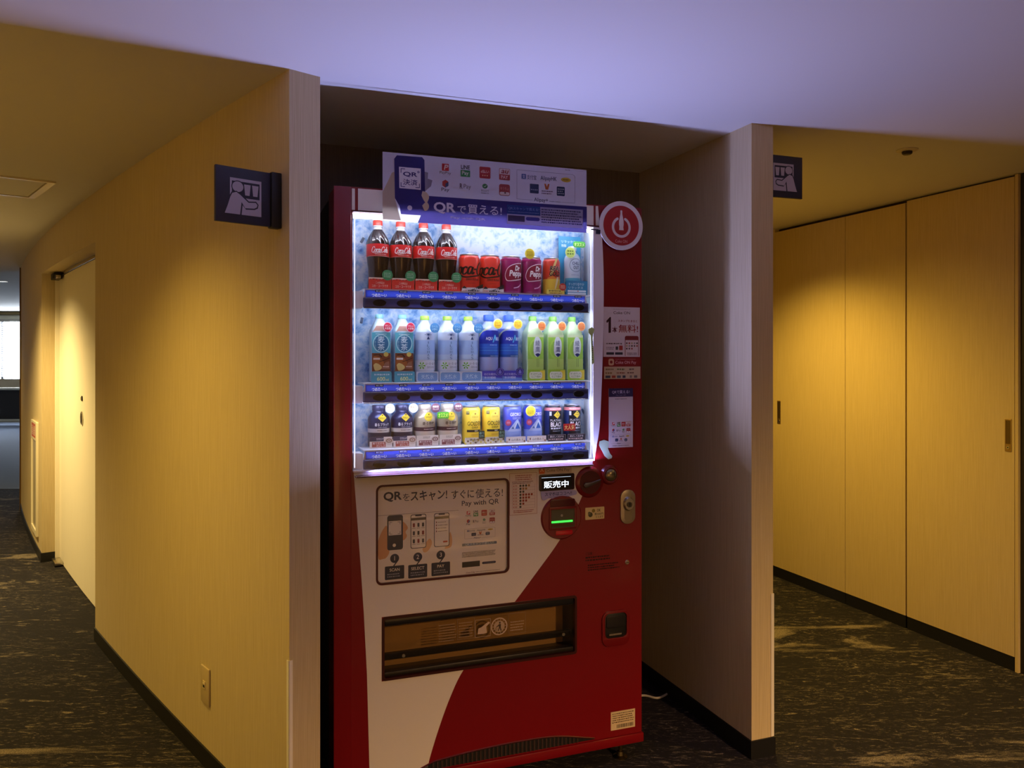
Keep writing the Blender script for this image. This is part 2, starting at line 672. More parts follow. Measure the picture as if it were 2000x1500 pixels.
# recessed door of the left wall
d1 = empty('door_1', (0, 0, 0)); d1['kind'] = 'structure'
m = M()
wallstrip(m, S1 - 0.02, S2 - 0.02, 0.10, 0.135, 0.006, DH - 0.022, DOORM)
leaf = m.build('door_leaf', d1, s=1)
m = M()
wallstrip(m, S1, S2, 0.092, 0.101, DH - 0.018, DH - 0.004, CHROME)
m.build('head_rail', d1, s=1)
m = M()
wallstrip(m, S2 - 0.20, S2 - 0.06, 0.045, 0.092, DH - 0.045, DH - 0.006, BLACK)
wallstrip(m, S2 - 0.23, S2 - 0.2, 0.05, 0.085, DH - 0.05, DH - 0.02, CHROME)
m.build('door_closer', d1, s=1, bevel=0.004)
m = M()
wallstrip(m, S2 - 0.02, S2 - 0.0, 0.075, 0.10, 0, DH - 0.03, DOORM)
m.build('door_stop', d1, s=1)
m = M()
wallstrip(m, S2 - 0.20, S2 - 0.05, 0.05, 0.098, 0.008, 0.03, CHROME)
m.build('floor_pivot', d1, s=1, bevel=0.003)


def on_wall(s, d, z):
    x, y = woff(s, d)
    a = wcurve(s)[2]
    return Vector((x, y, z)), math.pi / 2 + a + math.pi   # local -y faces the corridor


p, a = on_wall(2.97, 0.10, 0.987)
m = M(); m.cyl(0, 0, 27, -6, 0, CHROME, 28, rz=38); m.cyl(0, 0, 15, -9, -6, mat('#8a8478', 0.3, 1.0), 24, rz=30)
h = m.build('door_pull', d1); h.location = p; h.rotation_euler = (0, 0, a)
m = M(); m.cyl(0, 111, 15, -5, 0, BLACK, 24); m.box(-3, 3, -9, -5, 103, 119, CHROME)
h = m.build('lock_cylinder', d1); h.location = p; h.rotation_euler = (0, 0, a)

# end trim of the left wall
m = M()
wallstrip(m, SE, SE + 0.03, -0.01, TH + 0.01, 0, 2.26, mat('#7d5c2a', 0.5))
m.build('trim_1', s=1, **ST)

# alcove walls and the partition right of the machine
cd, sd = math.cos(MROT), math.sin(MROT)
A = Vector((0.795, 2.600)); DX = Vector((cd, sd)); DY = Vector((-sd, cd))


def quad(m, o, u, v, lu, lv, z0, z1, material):
    P = [o, o + u * lu, o + u * lu + v * lv, o + v * lv]
    m.slab([(p.x, p.y) for p in P], z0, z1, material)


m = M(); quad(m, A, DX, DY, 0.0865, 3.6, 0, CEIL, WALL)
m.build('wall_partition', s=1, **ST)
BK = A + DY * 0.75
m = M(); quad(m, BK + DX * -1.66, DX, DY, 1.66, 0.08, 0, CEIL, SHADEWALL)
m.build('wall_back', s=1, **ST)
m = M()
quad(m, A + DX * -0.006 + DY * -0.006, DX, DY, 0.0985, 0.0058, 0, 0.06, VINYL)
quad(m, A + DX * -0.006, DX, DY, 0.0058, 0.75, 0, 0.06, VINYL)
quad(m, A + DX * 0.0867, DX, DY, 0.0058, 3.5, 0, 0.06, VINYL)
m.build('baseboard_partition', s=1, **ST)
m = M(); quad(m, BK + DX * -1.5 + DY * -0.006, DX, DY, 1.49, 0.0058, 0, 0.06, VINYL)
m.build('baseboard_back', s=1, **ST)

# transparent corner guards
GUARD = mat('#f2ede2', 0.3)
m = M()
quad(m, A + DX * 0.0775 + DY * -0.0025, DX, DY, 0.0115, 0.0023, 0.062, 0.54, GUARD)
quad(m, A + DX * 0.0867 + DY * -0.0002, DX, DY, 0.0023, 0.012, 0.062, 0.54, GUARD)
m.build('trim_2', s=1, **ST)
m = M()
wallstrip(m, -0.0025, -0.0002, -0.003, 0.009, 0.062, 0.515, GUARD, 1)
wallstrip(m, -0.0025, 0.010, -0.003, -0.0007, 0.062, 0.515, GUARD, 1)
m.build('trim_3', s=1, **ST)

# right corridor wall: big laminate leaves with flush pulls
WO = Vector((2.135, 3.30))


def rw(t, d):
    p = WO + DY * t + DX * d
    return p


m = M(); quad(m, rw(-1.2, 0.034), DY, DX, 5.2, 0.1, 0, CEIL, mat('#2c2117', 0.7))
wr = m.build('wall_right', s=1, **ST)
GOLD = mat('#a98f5c', 0.35, 0.85)
leaves = [('door_2', 0.020, 0.577, 0.047, 0.012), ('wall_panel', 0.5865, 0.9825, None, 0.02), ('door_3', 0.9855, 1.56, 1.522, 0.02)]
for nm, t0, t1, pull, gap in leaves:
    e = empty(nm, (0, 0, 0)) if pull else None
    if e: e['kind'] = 'structure'
    m = M(); quad(m, rw(t0, 0.0), DY, DX, t1 - t0, 0.033, 0.062, CEIL - gap, PANEL)
    m.build('door_leaf' if pull else 'wall_panel', e or wr, s=1)
    m = M(); quad(m, rw(t0, 0.002), DY, DX, t1 - t0, 0.03, 0, 0.0612, VINYL)
    m.build('baseboard', e or wr, s=1)
    if pull:
        q = rw(pull, 0.0)
        hp = empty('pull_handle', (q.x, q.y, 1.0), MROT + math.pi / 2 + math.pi, parent=e)
        mm = M(); mm.prism(rrect(-15, 15, -70, 70, 2), -1.6, -0.1, GOLD, [rrect(-11, 11, -38, 62, 2)]); mm.box(-11, 11, -0.4, -0.2, -38, 62, mat('#6d5a34', 0.4, 0.8))
        mm.cyl(0, -53, 7, -3.2, -1.6, CHROME, 20); mm.cyl(0, -53, 3, -3.6, -3.2, BLACK, 12)
        mm.box(-14.5, 14.5, -3.5, -1.6, 66.5, 69.5, mat('#e3c98c', 0.3, 0.6))
        mm.build('pull_plate', hp)
m = M(); quad(m, rw(0.003, 0.0), DY, DX, 0.014, 0.033, 0, CEIL - 0.004, PANEL); m.build('trim_4', s=1, **ST)
m = M(); quad(m, rw(-1.1, 0.012), DY, DX, 1.10, 0.02, 0, CEIL - 0.006, BLACK); m.build('door_4', s=1, **ST)
m = M(); quad(m, rw(1.5615, 0.0), DY, DX, 2.4, 0.033, 0.062, CEIL, PANEL); quad(m, rw(1.5615, 0.002), DY, DX, 2.4, 0.03, 0, 0.061, VINYL)
m.build('wall_right_far', s=1, **ST)
m = M(); quad(m, rw(4.0, -1.6), DY, DX, 0.1, 1.8, 0, CEIL, WALL); m.build('wall_far', s=1, **ST)
# walls behind and beside the camera
m = M(); m.slab([(-9, -4), (6, -4), (6, -3.9), (-9, -3.9)], 0, CEIL, WALL); m.build('wall_front', s=1, **ST)
m = M()
S = [-4.5 + 0.5 * i for i in range(28)]
m.slab([woff(s, -1.75) for s in S] + [woff(s, -1.85) for s in reversed(S)], 0, CEIL, WALL); m.build('wall_outer', s=1, **ST)

# lounge at the end of the left corridor
m = M()
m.box(-15, -3, 15.95, 16.05, 0, 0.887, mat('#8f826a', 0.7)); m.box(-15, -3, 15.95, 16.05, 2.05, 2.262, mat('#a8a590', 0.7))
m.box(-15, -12.9, 15.95, 16.05, 0.887, 2.05, WALL); m.box(-8.2, -3, 15.95, 16.05, 0.887, 2.05, WALL)
m.build('wall_lounge', s=1, **ST)
m = M(); m.box(-15, -3, 15.90, 15.948, 2.19, 2.255, mat('#6d5b2c', 0.6)); m.box(-15, -3, 15.88, 15.948, 2.05, 2.10, mat('#77736a', 0.6))
m.build('trim_5', s=1, **ST)
win = M()
win.box(-12.9, -8.2, 16.0, 16.01, 0.887, 2.05, mat('#e4f0ff', 0.5, emit=15.0))
wn = win.build('window_1', s=1, **ST)
m = M()
for x in (-12.86, -11.6, -10.385, -9.2):
    m.box(x - 0.02, x + 0.02, 15.955, 15.99, 0.887, 2.05, mat('#5b5f66', 0.5))
m.build('window_frame', wn, s=1)
for i in range(26):
    z = 0.93 + i * 0.043
    b = M(); b.box(-11.58, -10.16, 15.93, 15.935, z, z + 0.034, mat('#e9e7ea', 0.6, trans=0.5)); b.build('blind_slat', wn, s=1)
low = empty('low_partition', (-10.4, 15.2, 0), 0, 'dark low bench partition with pale rails under the far lounge window', 'partition')
m = M(); m.box(-3000, 3000, 0, 60, 125, 690, mat('#2c2723', 0.6)); m.build('panel', low)
m = M(); m.box(-3000, 3000, -20, 80, 690, 735, mat('#d9d3bd', 0.5)); m.build('top_rail', low, bevel=4)
m = M(); m.box(-3000, 3000, -10, 70, 80, 125, mat('#cfc8b0', 0.5)); m.build('bottom_rail', low, bevel=4)
m = M()
for x in (-2900, -1000, 1000, 2900): m.box(x - 30, x + 30, 0, 60, 0, 80, BLACK)
m.build('foot', low)
m = M(); m.box(-11.6, -6.22, 9.6, 9.66, 2.255, 2.2618, mat('#f4f6f2', 0.5, emit=0.6)); m.build('trim_6', s=1, **ST)

# inspection hatch in the ceiling of the left corridor
h0 = Vector((-2.02, 3.47)); hu = Vector((-0.66, 0.75)); hv = Vector((-0.79, -0.61))
ht = empty('ceiling_hatch', (h0.x, h0.y, CEIL), 0, 'pale framed inspection hatch flush in the corridor ceiling', 'hatch')


def hq(m, a0, a1, b0, b1, z0, z1, mt):
    P = [hu * a + hv * b for a, b in ((a0, b0), (a1, b0), (a1, b1), (a0, b1))]
    m.slab([(p.x, p.y) for p in P], z0, z1, mt)


HF = mat('#e0d6bd', 0.35, 0.3)
for a0, a1, b0, b1 in ((0, 0.45, 0, 0.03), (0, 0.45, 0.57, 0.6), (0, 0.012, 0.03, 0.57), (0.438, 0.45, 0.03, 0.57)):
    m = M(); hq(m, a0, a1, b0, b1, -0.008, -0.0002, HF); m.build('frame_rail', ht, s=1)
m = M(); hq(m, 0.016, 0.434, 0.034, 0.566, -0.004, -0.0002, CEILM); m.build('panel', ht, s=1)

# small round ceiling sensor of the right corridor
cs = empty('ceiling_sensor', (1.481, 2.936, CEIL), 0, 'small round sensor with dark centre on the right corridor ceiling', 'ceiling sensor')
m = M(); m.lathe([(38, -0.2), (38, -3), (30, -6), (21, -6.5)], mat('#c9bea4', 0.5), 32); m.build('base_ring', cs)
m = M(); m.lathe([(18, -6.3), (18, -14), (14, -18), (5, -19)], mat('#2c241a', 0.5), 24); m.build('sensor_head', cs)


# pictogram signs on both sides of the alcove
def pictogram(d, x0, x1, z0, z1, mir, c0, c1):
    def P(u, v):
        u = 1 - u if mir else u
        return (x0 + (x1 - x0) * u, z0 + (z1 - z0) * v)
    F = lambda pts: [P(*q) for q in pts]
    d.poly(F([(0.13, 0.02), (0.99, 0.02), (0.99, 0.98), (0.13, 0.98)]), c1, 1)
    d.poly(F([(0.18, 0.47), (0.94, 0.47), (0.94, 0.90), (0.18, 0.90)]), c0, 2)
    for a in (0.52, 0.74):
        d.poly(F([(a + 0.02, 0.55), (a + 0.14, 0.55), (a + 0.17, 0.84), (a - 0.01, 0.84)]), c1, 3)
    d.poly([P(0.34 + 0.175 * math.cos(t * math.pi / 15), 0.755 + 0.165 * math.sin(t * math.pi / 15)) for t in range(30)], c0, 3)
    d.poly([P(0.34 + 0.15 * math.cos(t * math.pi / 15), 0.755 + 0.14 * math.sin(t * math.pi / 15)) for t in range(30)], c1, 4)
    d.poly(F([(0.0, 0.0), (0.05, 0.2), (0.12, 0.5), (0.17, 0.60), (0.30, 0.64), (0.42, 0.58), (0.64, 0.40), (0.84, 0.42), (0.91, 0.34), (0.89, 0.24),
              (0.80, 0.19), (0.56, 0.17), (0.47, 0.28), (0.44, 0.0)]), c0, 5)
    d.poly(F([(-0.01, 0.02), (0.07, 0.24), (0.14, 0.47), (0.19, 0.57), (0.30, 0.61), (0.40, 0.55), (0.63, 0.365), (0.83, 0.385), (0.88, 0.33), (0.86, 0.265),
              (0.79, 0.225), (0.54, 0.205), (0.44, 0.36), (0.40, 0.02)]), c1, 6)


SIGN = mat('#2f3040', 0.5); SIGN2 = mat('#17181c', 0.5)


def sign(loc, rot, mir, label):
    e = empty('hanging_sign', loc, rot, label, 'sign', 'pictogram signs beside the alcove')
    s = -1 if mir else 1
    m = M()
    m.box(*(sorted((0.3 * -s, -30 * s))), -13, 13, -76, 76, SIGN2); m.build('wall_bracket', e, bevel=3)
    m = M(); m.box(*(sorted((-30.2 * s, -180 * s))), -5, 5, -73, 73, SIGN); m.build('panel', e, bevel=0.8)
    d = D(); pictogram(d, *(sorted((-55 * s, -155 * s))), -52, 47, mir, '#26263a', '#b9b3c6'); d.build('pictogram', e, y=-5.2)
    return e


x, y, a = wcurve(0.055)
sign((x, y, 1.760), a, False, 'dark square sign with a person pictogram on the yellow wall')
q = A + DX * 0.0867 + DY * 0.074
sign((q.x, q.y, 1.962), MROT, True, 'dark square sign half hidden behind the right partition')

# wall outlet
p, a = on_wall(0.59, 0.0, 0.267)
ol = empty('wall_outlet', p, a, 'beige rectangular outlet plate low on the left corridor wall', 'outlet')
PL = mat('#c7b48a', 0.4)
m = M(); m.box(-35, 35, -7, -0.3, -60, 60, PL); m.build('cover_plate', ol, bevel=3, seg=3)
m = M(); m.box(-11, 11, -9.5, -7.1, -10, 14, mat('#d9c79c', 0.35)); m.box(-7, 7, -9.8, -9.55, -6, 2, BLACK); m.box(-8, 8, -10.5, -9.55, 5, 10, mat('#efe0b8', 0.3)); m.build('socket', ol)

# fire extinguisher box set in the left wall beyond the door
p, a = on_wall(4.225, 0.0, 0.0)
fb = empty('extinguisher_box', p, a, 'narrow pale wall box with a red label beyond the recessed door', 'extinguisher box')
m = M(); m.prism(rrect(-190, 190, 130, 895, 4), -14, -0.3, mat('#e4dcc4', 0.5), [rrect(-150, 150, 165, 770, 3)]); m.build('frame', fb)
m = M(); m.box(-150, 150, -6, -0.3, 165, 770, mat('#b8ad92', 0.3)); m.build('door', fb)
d = D(); d.rect(-130, 130, 785, 880, '#c4572e', 1); d.text('消火器', -110, 110, 798, 866, '#f5e9d8', 3, 0.01); d.build('label', fb, y=-14.2)

# power cable on the alcove floor
pts = spline([(0.40, 3.02, 0.006), (0.47, 3.06, 0.006), (0.52, 3.072, 0.006), (0.563, 3.05, 0.006), (0.60, 3.075, 0.006), (0.622, 3.11, 0.008), (0.626, 3.16, 0.03), (0.615, 3.22, 0.10)], 6)
m = M(); m.tube(pts, 0.0042, mat('#b9b4a4', 0.5))
cb = m.build('power_cable', s=1, label='pale looped power cable on the carpet right of the vending machine', category='cable')


# ---------------------------------------------------------------- the vending machine
vm = empty('vending_machine', MO, MROT, 'tall red and white drink vending machine with lit display window, standing in the alcove', 'vending machine')
RCURVE = [(846, 1752), (852, 1712), (857, 1600), (857, 1500), (855, 1380), (850, 1238), (843, 1113), (832, 1047), (824, 1001)]
RC = spline(RCURVE, 4)
win_hole = [(53, 1001), (53, 1754), (838, 1754)] + RC[:-1] + [(823, 1001)]
disp_hole = rrect(142, 763, 385, 566, 8)
ad_hole = rrect(125, 533, 667, 954, 16)
m = M()
m.prism(rrect(0, 1003, 92, 1827, 7), 0, 10, RED, [win_hole, disp_hole, ad_hole])
m.prism(rrect(0.5, 1002.5, 92.5, 1826.5, 7), 10, 120, RED, [rrect(12, 990, 104, 1815, 5)])
m.build('door', vm, ang=25)
m = M(); m.box(4, 998, 124, 560, 62, 1818, mat('#1c1a1b', 0.5)); m.build('cabinet', vm, bevel=6)
m = M(); m.box(-1, 49, -4.5, -0.2, 93, 1826, RED); m.build('edge_trim', vm, bevel=3.5, seg=4)
m = M(); m.box(0, 1009, -5, 60, 60, 90, RED); m.build('kick_plate', vm, bevel=3)
# header with white stripes
for nm, pts in (('header_stripe', [(51, 1760), (60, 1760), (60, 1822), (51, 1822)]), ('header_panel', [(69, 1760), (826, 1760), (826, 1823), (69, 1823)]),
                ('header_stripe', [(834, 1760), (848, 1760), (842, 1823), (834, 1823)])):
    m = M(); m.prism(pts, -1.5, -0.1, WHITE); m.build(nm, vm)
# display window
m = M(); m.prism([(820, 1003), (820, 1752)] + RC, -12, 8, mat('#e4e3ec', 0.35)); m.build('window_frame', vm)
m = M(); m.prism([(54, 1000), (823, 1000), (822, 1006), (54, 1006)], -14.5, 9, mat('#ece4ea', 0.3)); m.box(60, 816, -22, -0.3, 984, 989.5, mat('#4a1420', 0.4)); m.build('window_ledge', vm, bevel=1)
m = M(); m.box(55, 819, -10, -8, 1006, 1753, GLASS); m.build('window_pane', vm)
LIN = mat('#e9ebf2', 0.5)
m = M(); m.box(30, 54, 10.3, 112, 1002, 1756, LIN); m.box(30, 862, 10.3, 112, 1753.5, 1757, LIN); m.box(30, 846, 10.3, 112, 996, 1001, LIN)
m.slab([(821, 10.3), (845, 112), (852, 112), (828, 10.3)], 1002, 1753, LIN)
m.build('display_lining', vm)
m = M(); m.box(30, 852, 112.5, 116, 996, 1757, ICE); m.build('display_backdrop', vm)
for z0, z1 in ((1729, 1750),):
    m = M(); m.box(54, 838, -12, 0.5, 1753.5, 1756.5, mat('#3a1020', 0.5)); m.build('window_lip', vm)
    m = M(); m.box(56, 815, 2, 9, z0 + 8, z1 - 3, LED); m.build('light_diffuser', vm, bevel=2)
for x in (58.5, 815):
    m = M(); m.box(x - 1.5, x + 1.5, -6, -3, 1012, 1735, mat('#dfe4ff', 0.5, emit=1.3)); m.build('light_tube', vm, bevel=2)
m = M(); m.box(812, 838, -14, -8.2, 1742, 1746, mat('#1c2030', 0.4)); m.box(828, 844, -16, -12.2, 1730, 1744, mat('#1c2030', 0.4)); m.build('corner_clip', vm, bevel=1)
# small dark clips on the backdrop
for x, z, r in ((100, 1690, 60), (98, 1445, 80), (125, 1150, 75), (842, 1150, -60)):
    m = M(); m.box(-4, 4, -2, 0, -9, 9, mat('#4d5d77', 0.5)); c = m.build('backdrop_clip', vm, bevel=0.8)
    c.location = (x / 1000, 0.1122, z / 1000); c.rotation_euler = (0, R(90 - r), 0)

BLUE = '#4a60da'
NAVY = mat('#3a4378', 0.4, coat=0.3)
XS = [131, 202, 272, 343, 415, 484, 555, 626, 697, 771]
PR = [['160', '160', '160', '160', '130', '130', '130', '130', '130', '160'], ['170', '170', '130', '130', '130', '160', '160', '160', '160', '160'],
      ['150', '150', '150', '150', '130', '130', '130', '130', '130', '130']]
for row, (zt, zs, zb) in enumerate(((1534, 1508, 1478), (1257, 1232, 1200), (1061, 1035, 1005))):
    sh = empty('shelf', (0, 0, 0), parent=vm)
    m = M(); m.box(86, 832, 6, 111, zt - 4, zt, LIN); m.build('shelf_board', sh, bevel=1)
    m = M(); m.prism([(84, zs - 1), (804, zs - 1), (798, zt - 0.5), (90, zt - 0.5)], 1, 4, LIN, [[(93, zs + 2), (794, zs + 2), (794, zt - 7), (93, zt - 7)]])
    m.prism([(91, zs), (796, zs), (796, zt - 5), (91, zt - 5)], -0.5, 0.9, mat(BLUE, 0.4, trans=0.6)); m.build('price_strip', sh)
    m = M(); m.box(93, 794, 14, 18, zs + 4, zt - 9, mat('#e6ecff', 0.5, emit=2.5)); m.build('strip_backlight', sh)
    m = M(); m.slab([(84, -1), (84, 4), (809, 4), (809, -1), (805, -5.5), (88, -5.5)], zb, zs - 1.2, NAVY); m.build('button_bar', sh, bevel=2.2, seg=3)
    m = M(); m.box(85, 808, -6, 0, zb - 2.5, zb - 0.2, mat('#aab0c6', 0.3, 0.6)); m.build('bar_edge', sh)
    m = M(); m.slab([(57, 14), (84, 1), (84, 60), (57, 60)], zb - 2, zt - 8, LIN); m.build('shelf_bracket', sh, bevel=2)
    m = M(); m.box(90, 804, 5, 16, zb - 1, zb + 3, LED); m.build('light_diffuser', sh)
    m = M(); m.box(84, 809, 4.2, 40, zb + 3.2, zb + 5, LIN); m.build('diffuser_tray', sh)
    zc = (zb + zs) / 2 - 1
    for i, x in enumerate(XS):
        m = M(); m.cyl(x, zc, 20, -8.2, -5.3, mat('#0b0b0e', 0.3, coat=0.3), 28, r1=18.5, rz=11)
        m.build('selection_button', sh)
        d = D(emit=0.45)
        d.text('つめた〜い', x - 22, x + 22, zs + 1.5, zs + 12, '#f4f6ff', 2, 0.014)
        d.rect(x - 12, x + 12, zt - 10.5, zt - 3.5, mat('#141c50', 0.5), 2)
        d.text('¥' + PR[row][i], x - 9.5, x + 9.5, zt - 9.6, zt - 4.6, '#b8c0ea', 3, 0.0)
        d.build('price_lettering', sh, y=-0.6)

# white lower sheet with the red swoosh edge
SW = spline([(824, 997), (817, 965), (790, 895), (737, 795), (691, 730), (631, 659), (556, 572), (468, 474), (388, 381), (347, 306), (312, 219), (283, 132), (276, 98)], 5)
LW = [(103, 98), (102, 134), (95, 404), (86, 584), (76, 734), (65, 884), (57, 992), (57, 997)]
NOTCH = [(554, 570), (138, 570), (138, 381), (388, 381)]
SWN = [p for p in SW if p[1] > 571] + NOTCH + [p for p in SW if p[1] < 380]
m = M(); m.prism(SWN + LW, -0.9, -0.15, mat('#e2dcd4', 0.45), [rrect(121, 537, 663, 958, 18)])
m.build('white_panel', vm)

# advert panel behind clear cover
ad = empty('advert_panel', (0, 0, 0), parent=vm)
m = M(); m.prism(rrect(121.5, 536.5, 663.5, 957.5, 18), -2.0, 6, mat('#4a1416', 0.4), [rrect(127, 531, 669, 952, 14)]); m.build('frame', ad)
m = M(); m.box(120, 538, 8, 9.5, 660, 960, mat('#efe7dc', 0.5)); m.build('poster_sheet', ad)
d = D()
NV = '#20263f'
d.text('QR', *bx((145, 935), (200, 905)), NV, 3, 0.03)
d.text('を', *bx((203, 927), (223, 905)), NV, 3, 0.0)
d.text('スキャン!', *bx((226, 933), (339, 902)), NV, 3, 0.02)
d.text('すぐに', *bx((352, 928), (424, 901)), NV, 3, 0.014); d.text('使える!', *bx((429, 928), (518, 899)), NV, 3, 0.004)
d.text('Pay with QR', *bx((385, 894), (505, 874)), NV, 3, 0.008)
d.rect(129, (375, 884)[0], 866, 867, '#7a6a60', 1)
# hand shapes and phones
d.poly(spline([(128, 789), (134, 807), (145, 827), (156, 832), (163, 764), (154, 742), (142, 738), (130, 741), (128, 789)], 4)[:-1], '#d8a070', 1)
d.poly(spline([(200, 847), (211, 837), (218, 824), (211, 813), (215, 800), (206, 789), (198, 796), (200, 847)], 4)[:-1], '#d8a070', 1)
d.poly(spline([(262, 757), (274, 777), (285, 787), (292, 773), (281, 752), (267, 747), (262, 757)], 4)[:-1], '#e0b080', 1)
d.poly(spline([(331, 752), (343, 787), (349, 802), (355, 778), (351, 757), (331, 752)], 4)[:-1], '#e0b080', 1)
x0, x1, z0, z1 = bx((156, 865), (203, 762)); d.rr(x0, x1, z0, z1, 7, NV, 2)
x0, x1, z0, z1 = bx((160, 848), (198, 806)); d.rect(x0, x1, z0, z1, '#efe9e2', 3)
for q in ((x0 + 3, z0 + 3, 1, 1), (x1 - 3, z0 + 3, -1, 1), (x0 + 3, z1 - 3, 1, -1), (x1 - 3, z1 - 3, -1, -1)):
    d.rect(*sorted((q[0], q[0] + 8 * q[2])), *sorted((q[1], q[1] + 1.2 * q[3])), NV, 4); d.rect(*sorted((q[0], q[0] + 1.2 * q[2])), *sorted((q[1], q[1] + 8 * q[3])), NV, 4)
cx, cz = (177, 776); d.dot(cx, cz, 5, '#efe9e2', 3)
for k, (pa, pb) in enumerate((((226, 866), (274, 760)), ((298, 865), (346, 759)))):
    x0, x1, z0, z1 = bx(pa, pb); z1 -= 3; z0 += 1
    d.rr(x0, x1, z0, z1, 6, NV, 2); d.rr(x0 + 2, x1 - 2, z0 + 2, z1 - 2, 5, '#f3eee6', 3); d.rr((x0 + x1) / 2 - 10, (x0 + x1) / 2 + 10, z1 - 6, z1 - 1.5, 2, NV, 4)
    d.rect(x0 + 2, x1 - 2, z1 - 18, z1 - 10, '#3a3432', 4)
    if k == 0:
        for i in range(3):
            for j in range(3):
                cx, cz = x0 + 10 + 14 * j, z1 - 32 - 24 * i
                d.rr(cx - 3.2, cx + 3.2, cz - 6, cz + 6, 2, ('#8a2f2c', '#4a4a55', '#2c2a30')[(i + j) % 3], 4); d.rect(cx - 5, cx + 5, cz - 10, cz - 8.6, '#8b7a70', 4)
    else:
        for i in range(4):
            d.rect(x0 + 6, x0 + 9, z1 - 30 - 9 * i, z1 - 25 - 9 * i, '#8a4a40', 4); d.greek(x0 + 12, x1 - 6, z1 - 30 - 9 * i, z1 - 26 - 9 * i, 1, '#8b8078', 4, seed=i)
        d.rr(x1 - 20, x1 - 6, z0 + 12, z0 + 17, 2, '#c0502c', 4)
for k, (u1, t, w) in enumerate(((((178, 737)), 'SCAN', 30), (((248, 735)), 'SELECT', 40), (((319, 735)), 'PAY', 22))):
    cx, cz = u1
    d.dot(cx, cz, 13.5, NV, 2); d.text(str(k + 1), cx - 6, cx + 6, cz - 6, cz + 7, '#efe9e2', 3, 0.0, fit=False)
    d.poly([(cx + 3, cz - 12), (cx + 10, cz - 9), (cx - 2, cz - 24), (cx - 6, cz - 24)], NV, 2)
    d.rr(cx - 29, cx + 29, cz - 62, cz - 22, 3, NV, 2); d.text(t, cx - w / 2, cx + w / 2, cz - 38, cz - 29, '#efe9e2', 3, 0.01); d.greek(cx - 22, cx + 22, cz - 57, cz - 43, 2, '#8d93a8', 3, seed=k)


def pay_logos(d, X, Z, w, h, small=False):
    'the grid of eight mobile payment logos: X, Z centres'
    def at(i, j): return X[i], Z[j]
    r = w / 2
    x, z = at(0, 0); d.rr(x - r * .6, x + r * .6, z - r * .25, z + r * .95, 1, '#c92a2e', 2); d.text('P', x - r * .3, x + r * .4, z - r * .1, z + r * .8, '#ffffff', 3, 0.03, 0.2); d.text('PayPay', x - r, x + r, z - r * .95, z - r * .35, '#5a5560', 2, 0.0)
    x, z = at(1, 0); d.text('LINE', x - r * .8, x + r * .8, z + r * .3, z + r, '#2c2c38', 2, 0.03); d.rect(x - r * .85, x + r * .85, z - r, z + r * .15, '#2f8a4c', 2); d.text('Pay', x - r * .6, x + r * .6, z - r * .85, z, '#eef6ee', 3, 0.02)
    x, z = at(2, 0); d.rr(x - r, x + r, z - r, z + r, r * .2, '#b02a2e', 2); d.text('d払い', x - r * .75, x + r * .75, z - r * .1, z + r * .5, '#f4e8e8', 3, 0.01)
    for k in (-.4, 0, .4): d.dot(x + k * r, z - r * .5, r * .12, '#f0c090', 3)
    x, z = at(3, 0); d.rr(x - r, x + r, z - r, z + r, r * .18, '#9c4a52', 2); d.rr(x - r * .93, x + r * .93, z - r * .93, z + r * .93, r * .15, '#f2eef2', 3); d.rr(x - r, x + r, z - r, z - r * .02, r * .15, '#a83a40', 4); d.text('au', x - r * .65, x + r * .65, z + r * .12, z + r * .75, '#8a2c34', 5, 0.02, 0.2); d.text('PAY', x - r * .65, x + r * .65, z - r * .8, z - r * .2, '#f4e4e4', 5, 0.02)
    x, z = at(0, 1); d.poly([(x + r * .62 * math.cos(R(90 + 60 * k)), z + r * .3 + r * .68 * math.sin(R(90 + 60 * k))) for k in range(6)], '#b3332c', 2); d.poly([(x, z + r * .3), (x + r * .54, z + r * .64), (x + r * .54, z - r * .04), (x, z - r * .38)], '#4a5f9c', 3); d.text('Pay', x - r * .7, x + r * .7, z - r * 1.15, z - r * .4, '#3c3a48', 2, 0.01)
    x, z = at(1, 1); d.text('R', x - r, x - r * .5, z - r * .35, z + r * .55, '#4a3a50', 2, 0.03); d.text('Pay', x - r * .3, x + r * 1.0, z - r * .5, z + r * .5, '#5a5560', 2, 0.0)
    x, z = at(2, 1); d.dot(x, z + r * .4, r * .48, '#2f7a4a', 2, r * .42); d.ribbon([(x - r * .2, z + r * .4), (x - r * .05, z + r * .25), (x + r * .25, z + r * .55)], r * .12, '#eef6ee', 3, False); d.text('微信支付', x - r * .7, x + r * .7, z - r * .6, z - r * .15, '#4a4858', 2, 0.0); d.greek(x - r * .7, x + r * .7, z - r * .95, z - r * .7, 1, '#6a6878', 2)
    x, z = at(3, 1); d.rr(x - r, x + r, z - r, z + r, r * .35, '#9c3a40', 2); d.rr(x - r * .9, x + r * .9, z - r * .9, z - r * .35, r * .3, '#f2eef2', 3); d.text('ゆうちょ', x - r * .75, x + r * .75, z, z + r * .5, '#f0b0a0', 3, 0.0); d.dot(x + r * .1, z - r * .5, r * .15, '#3a3038', 4)


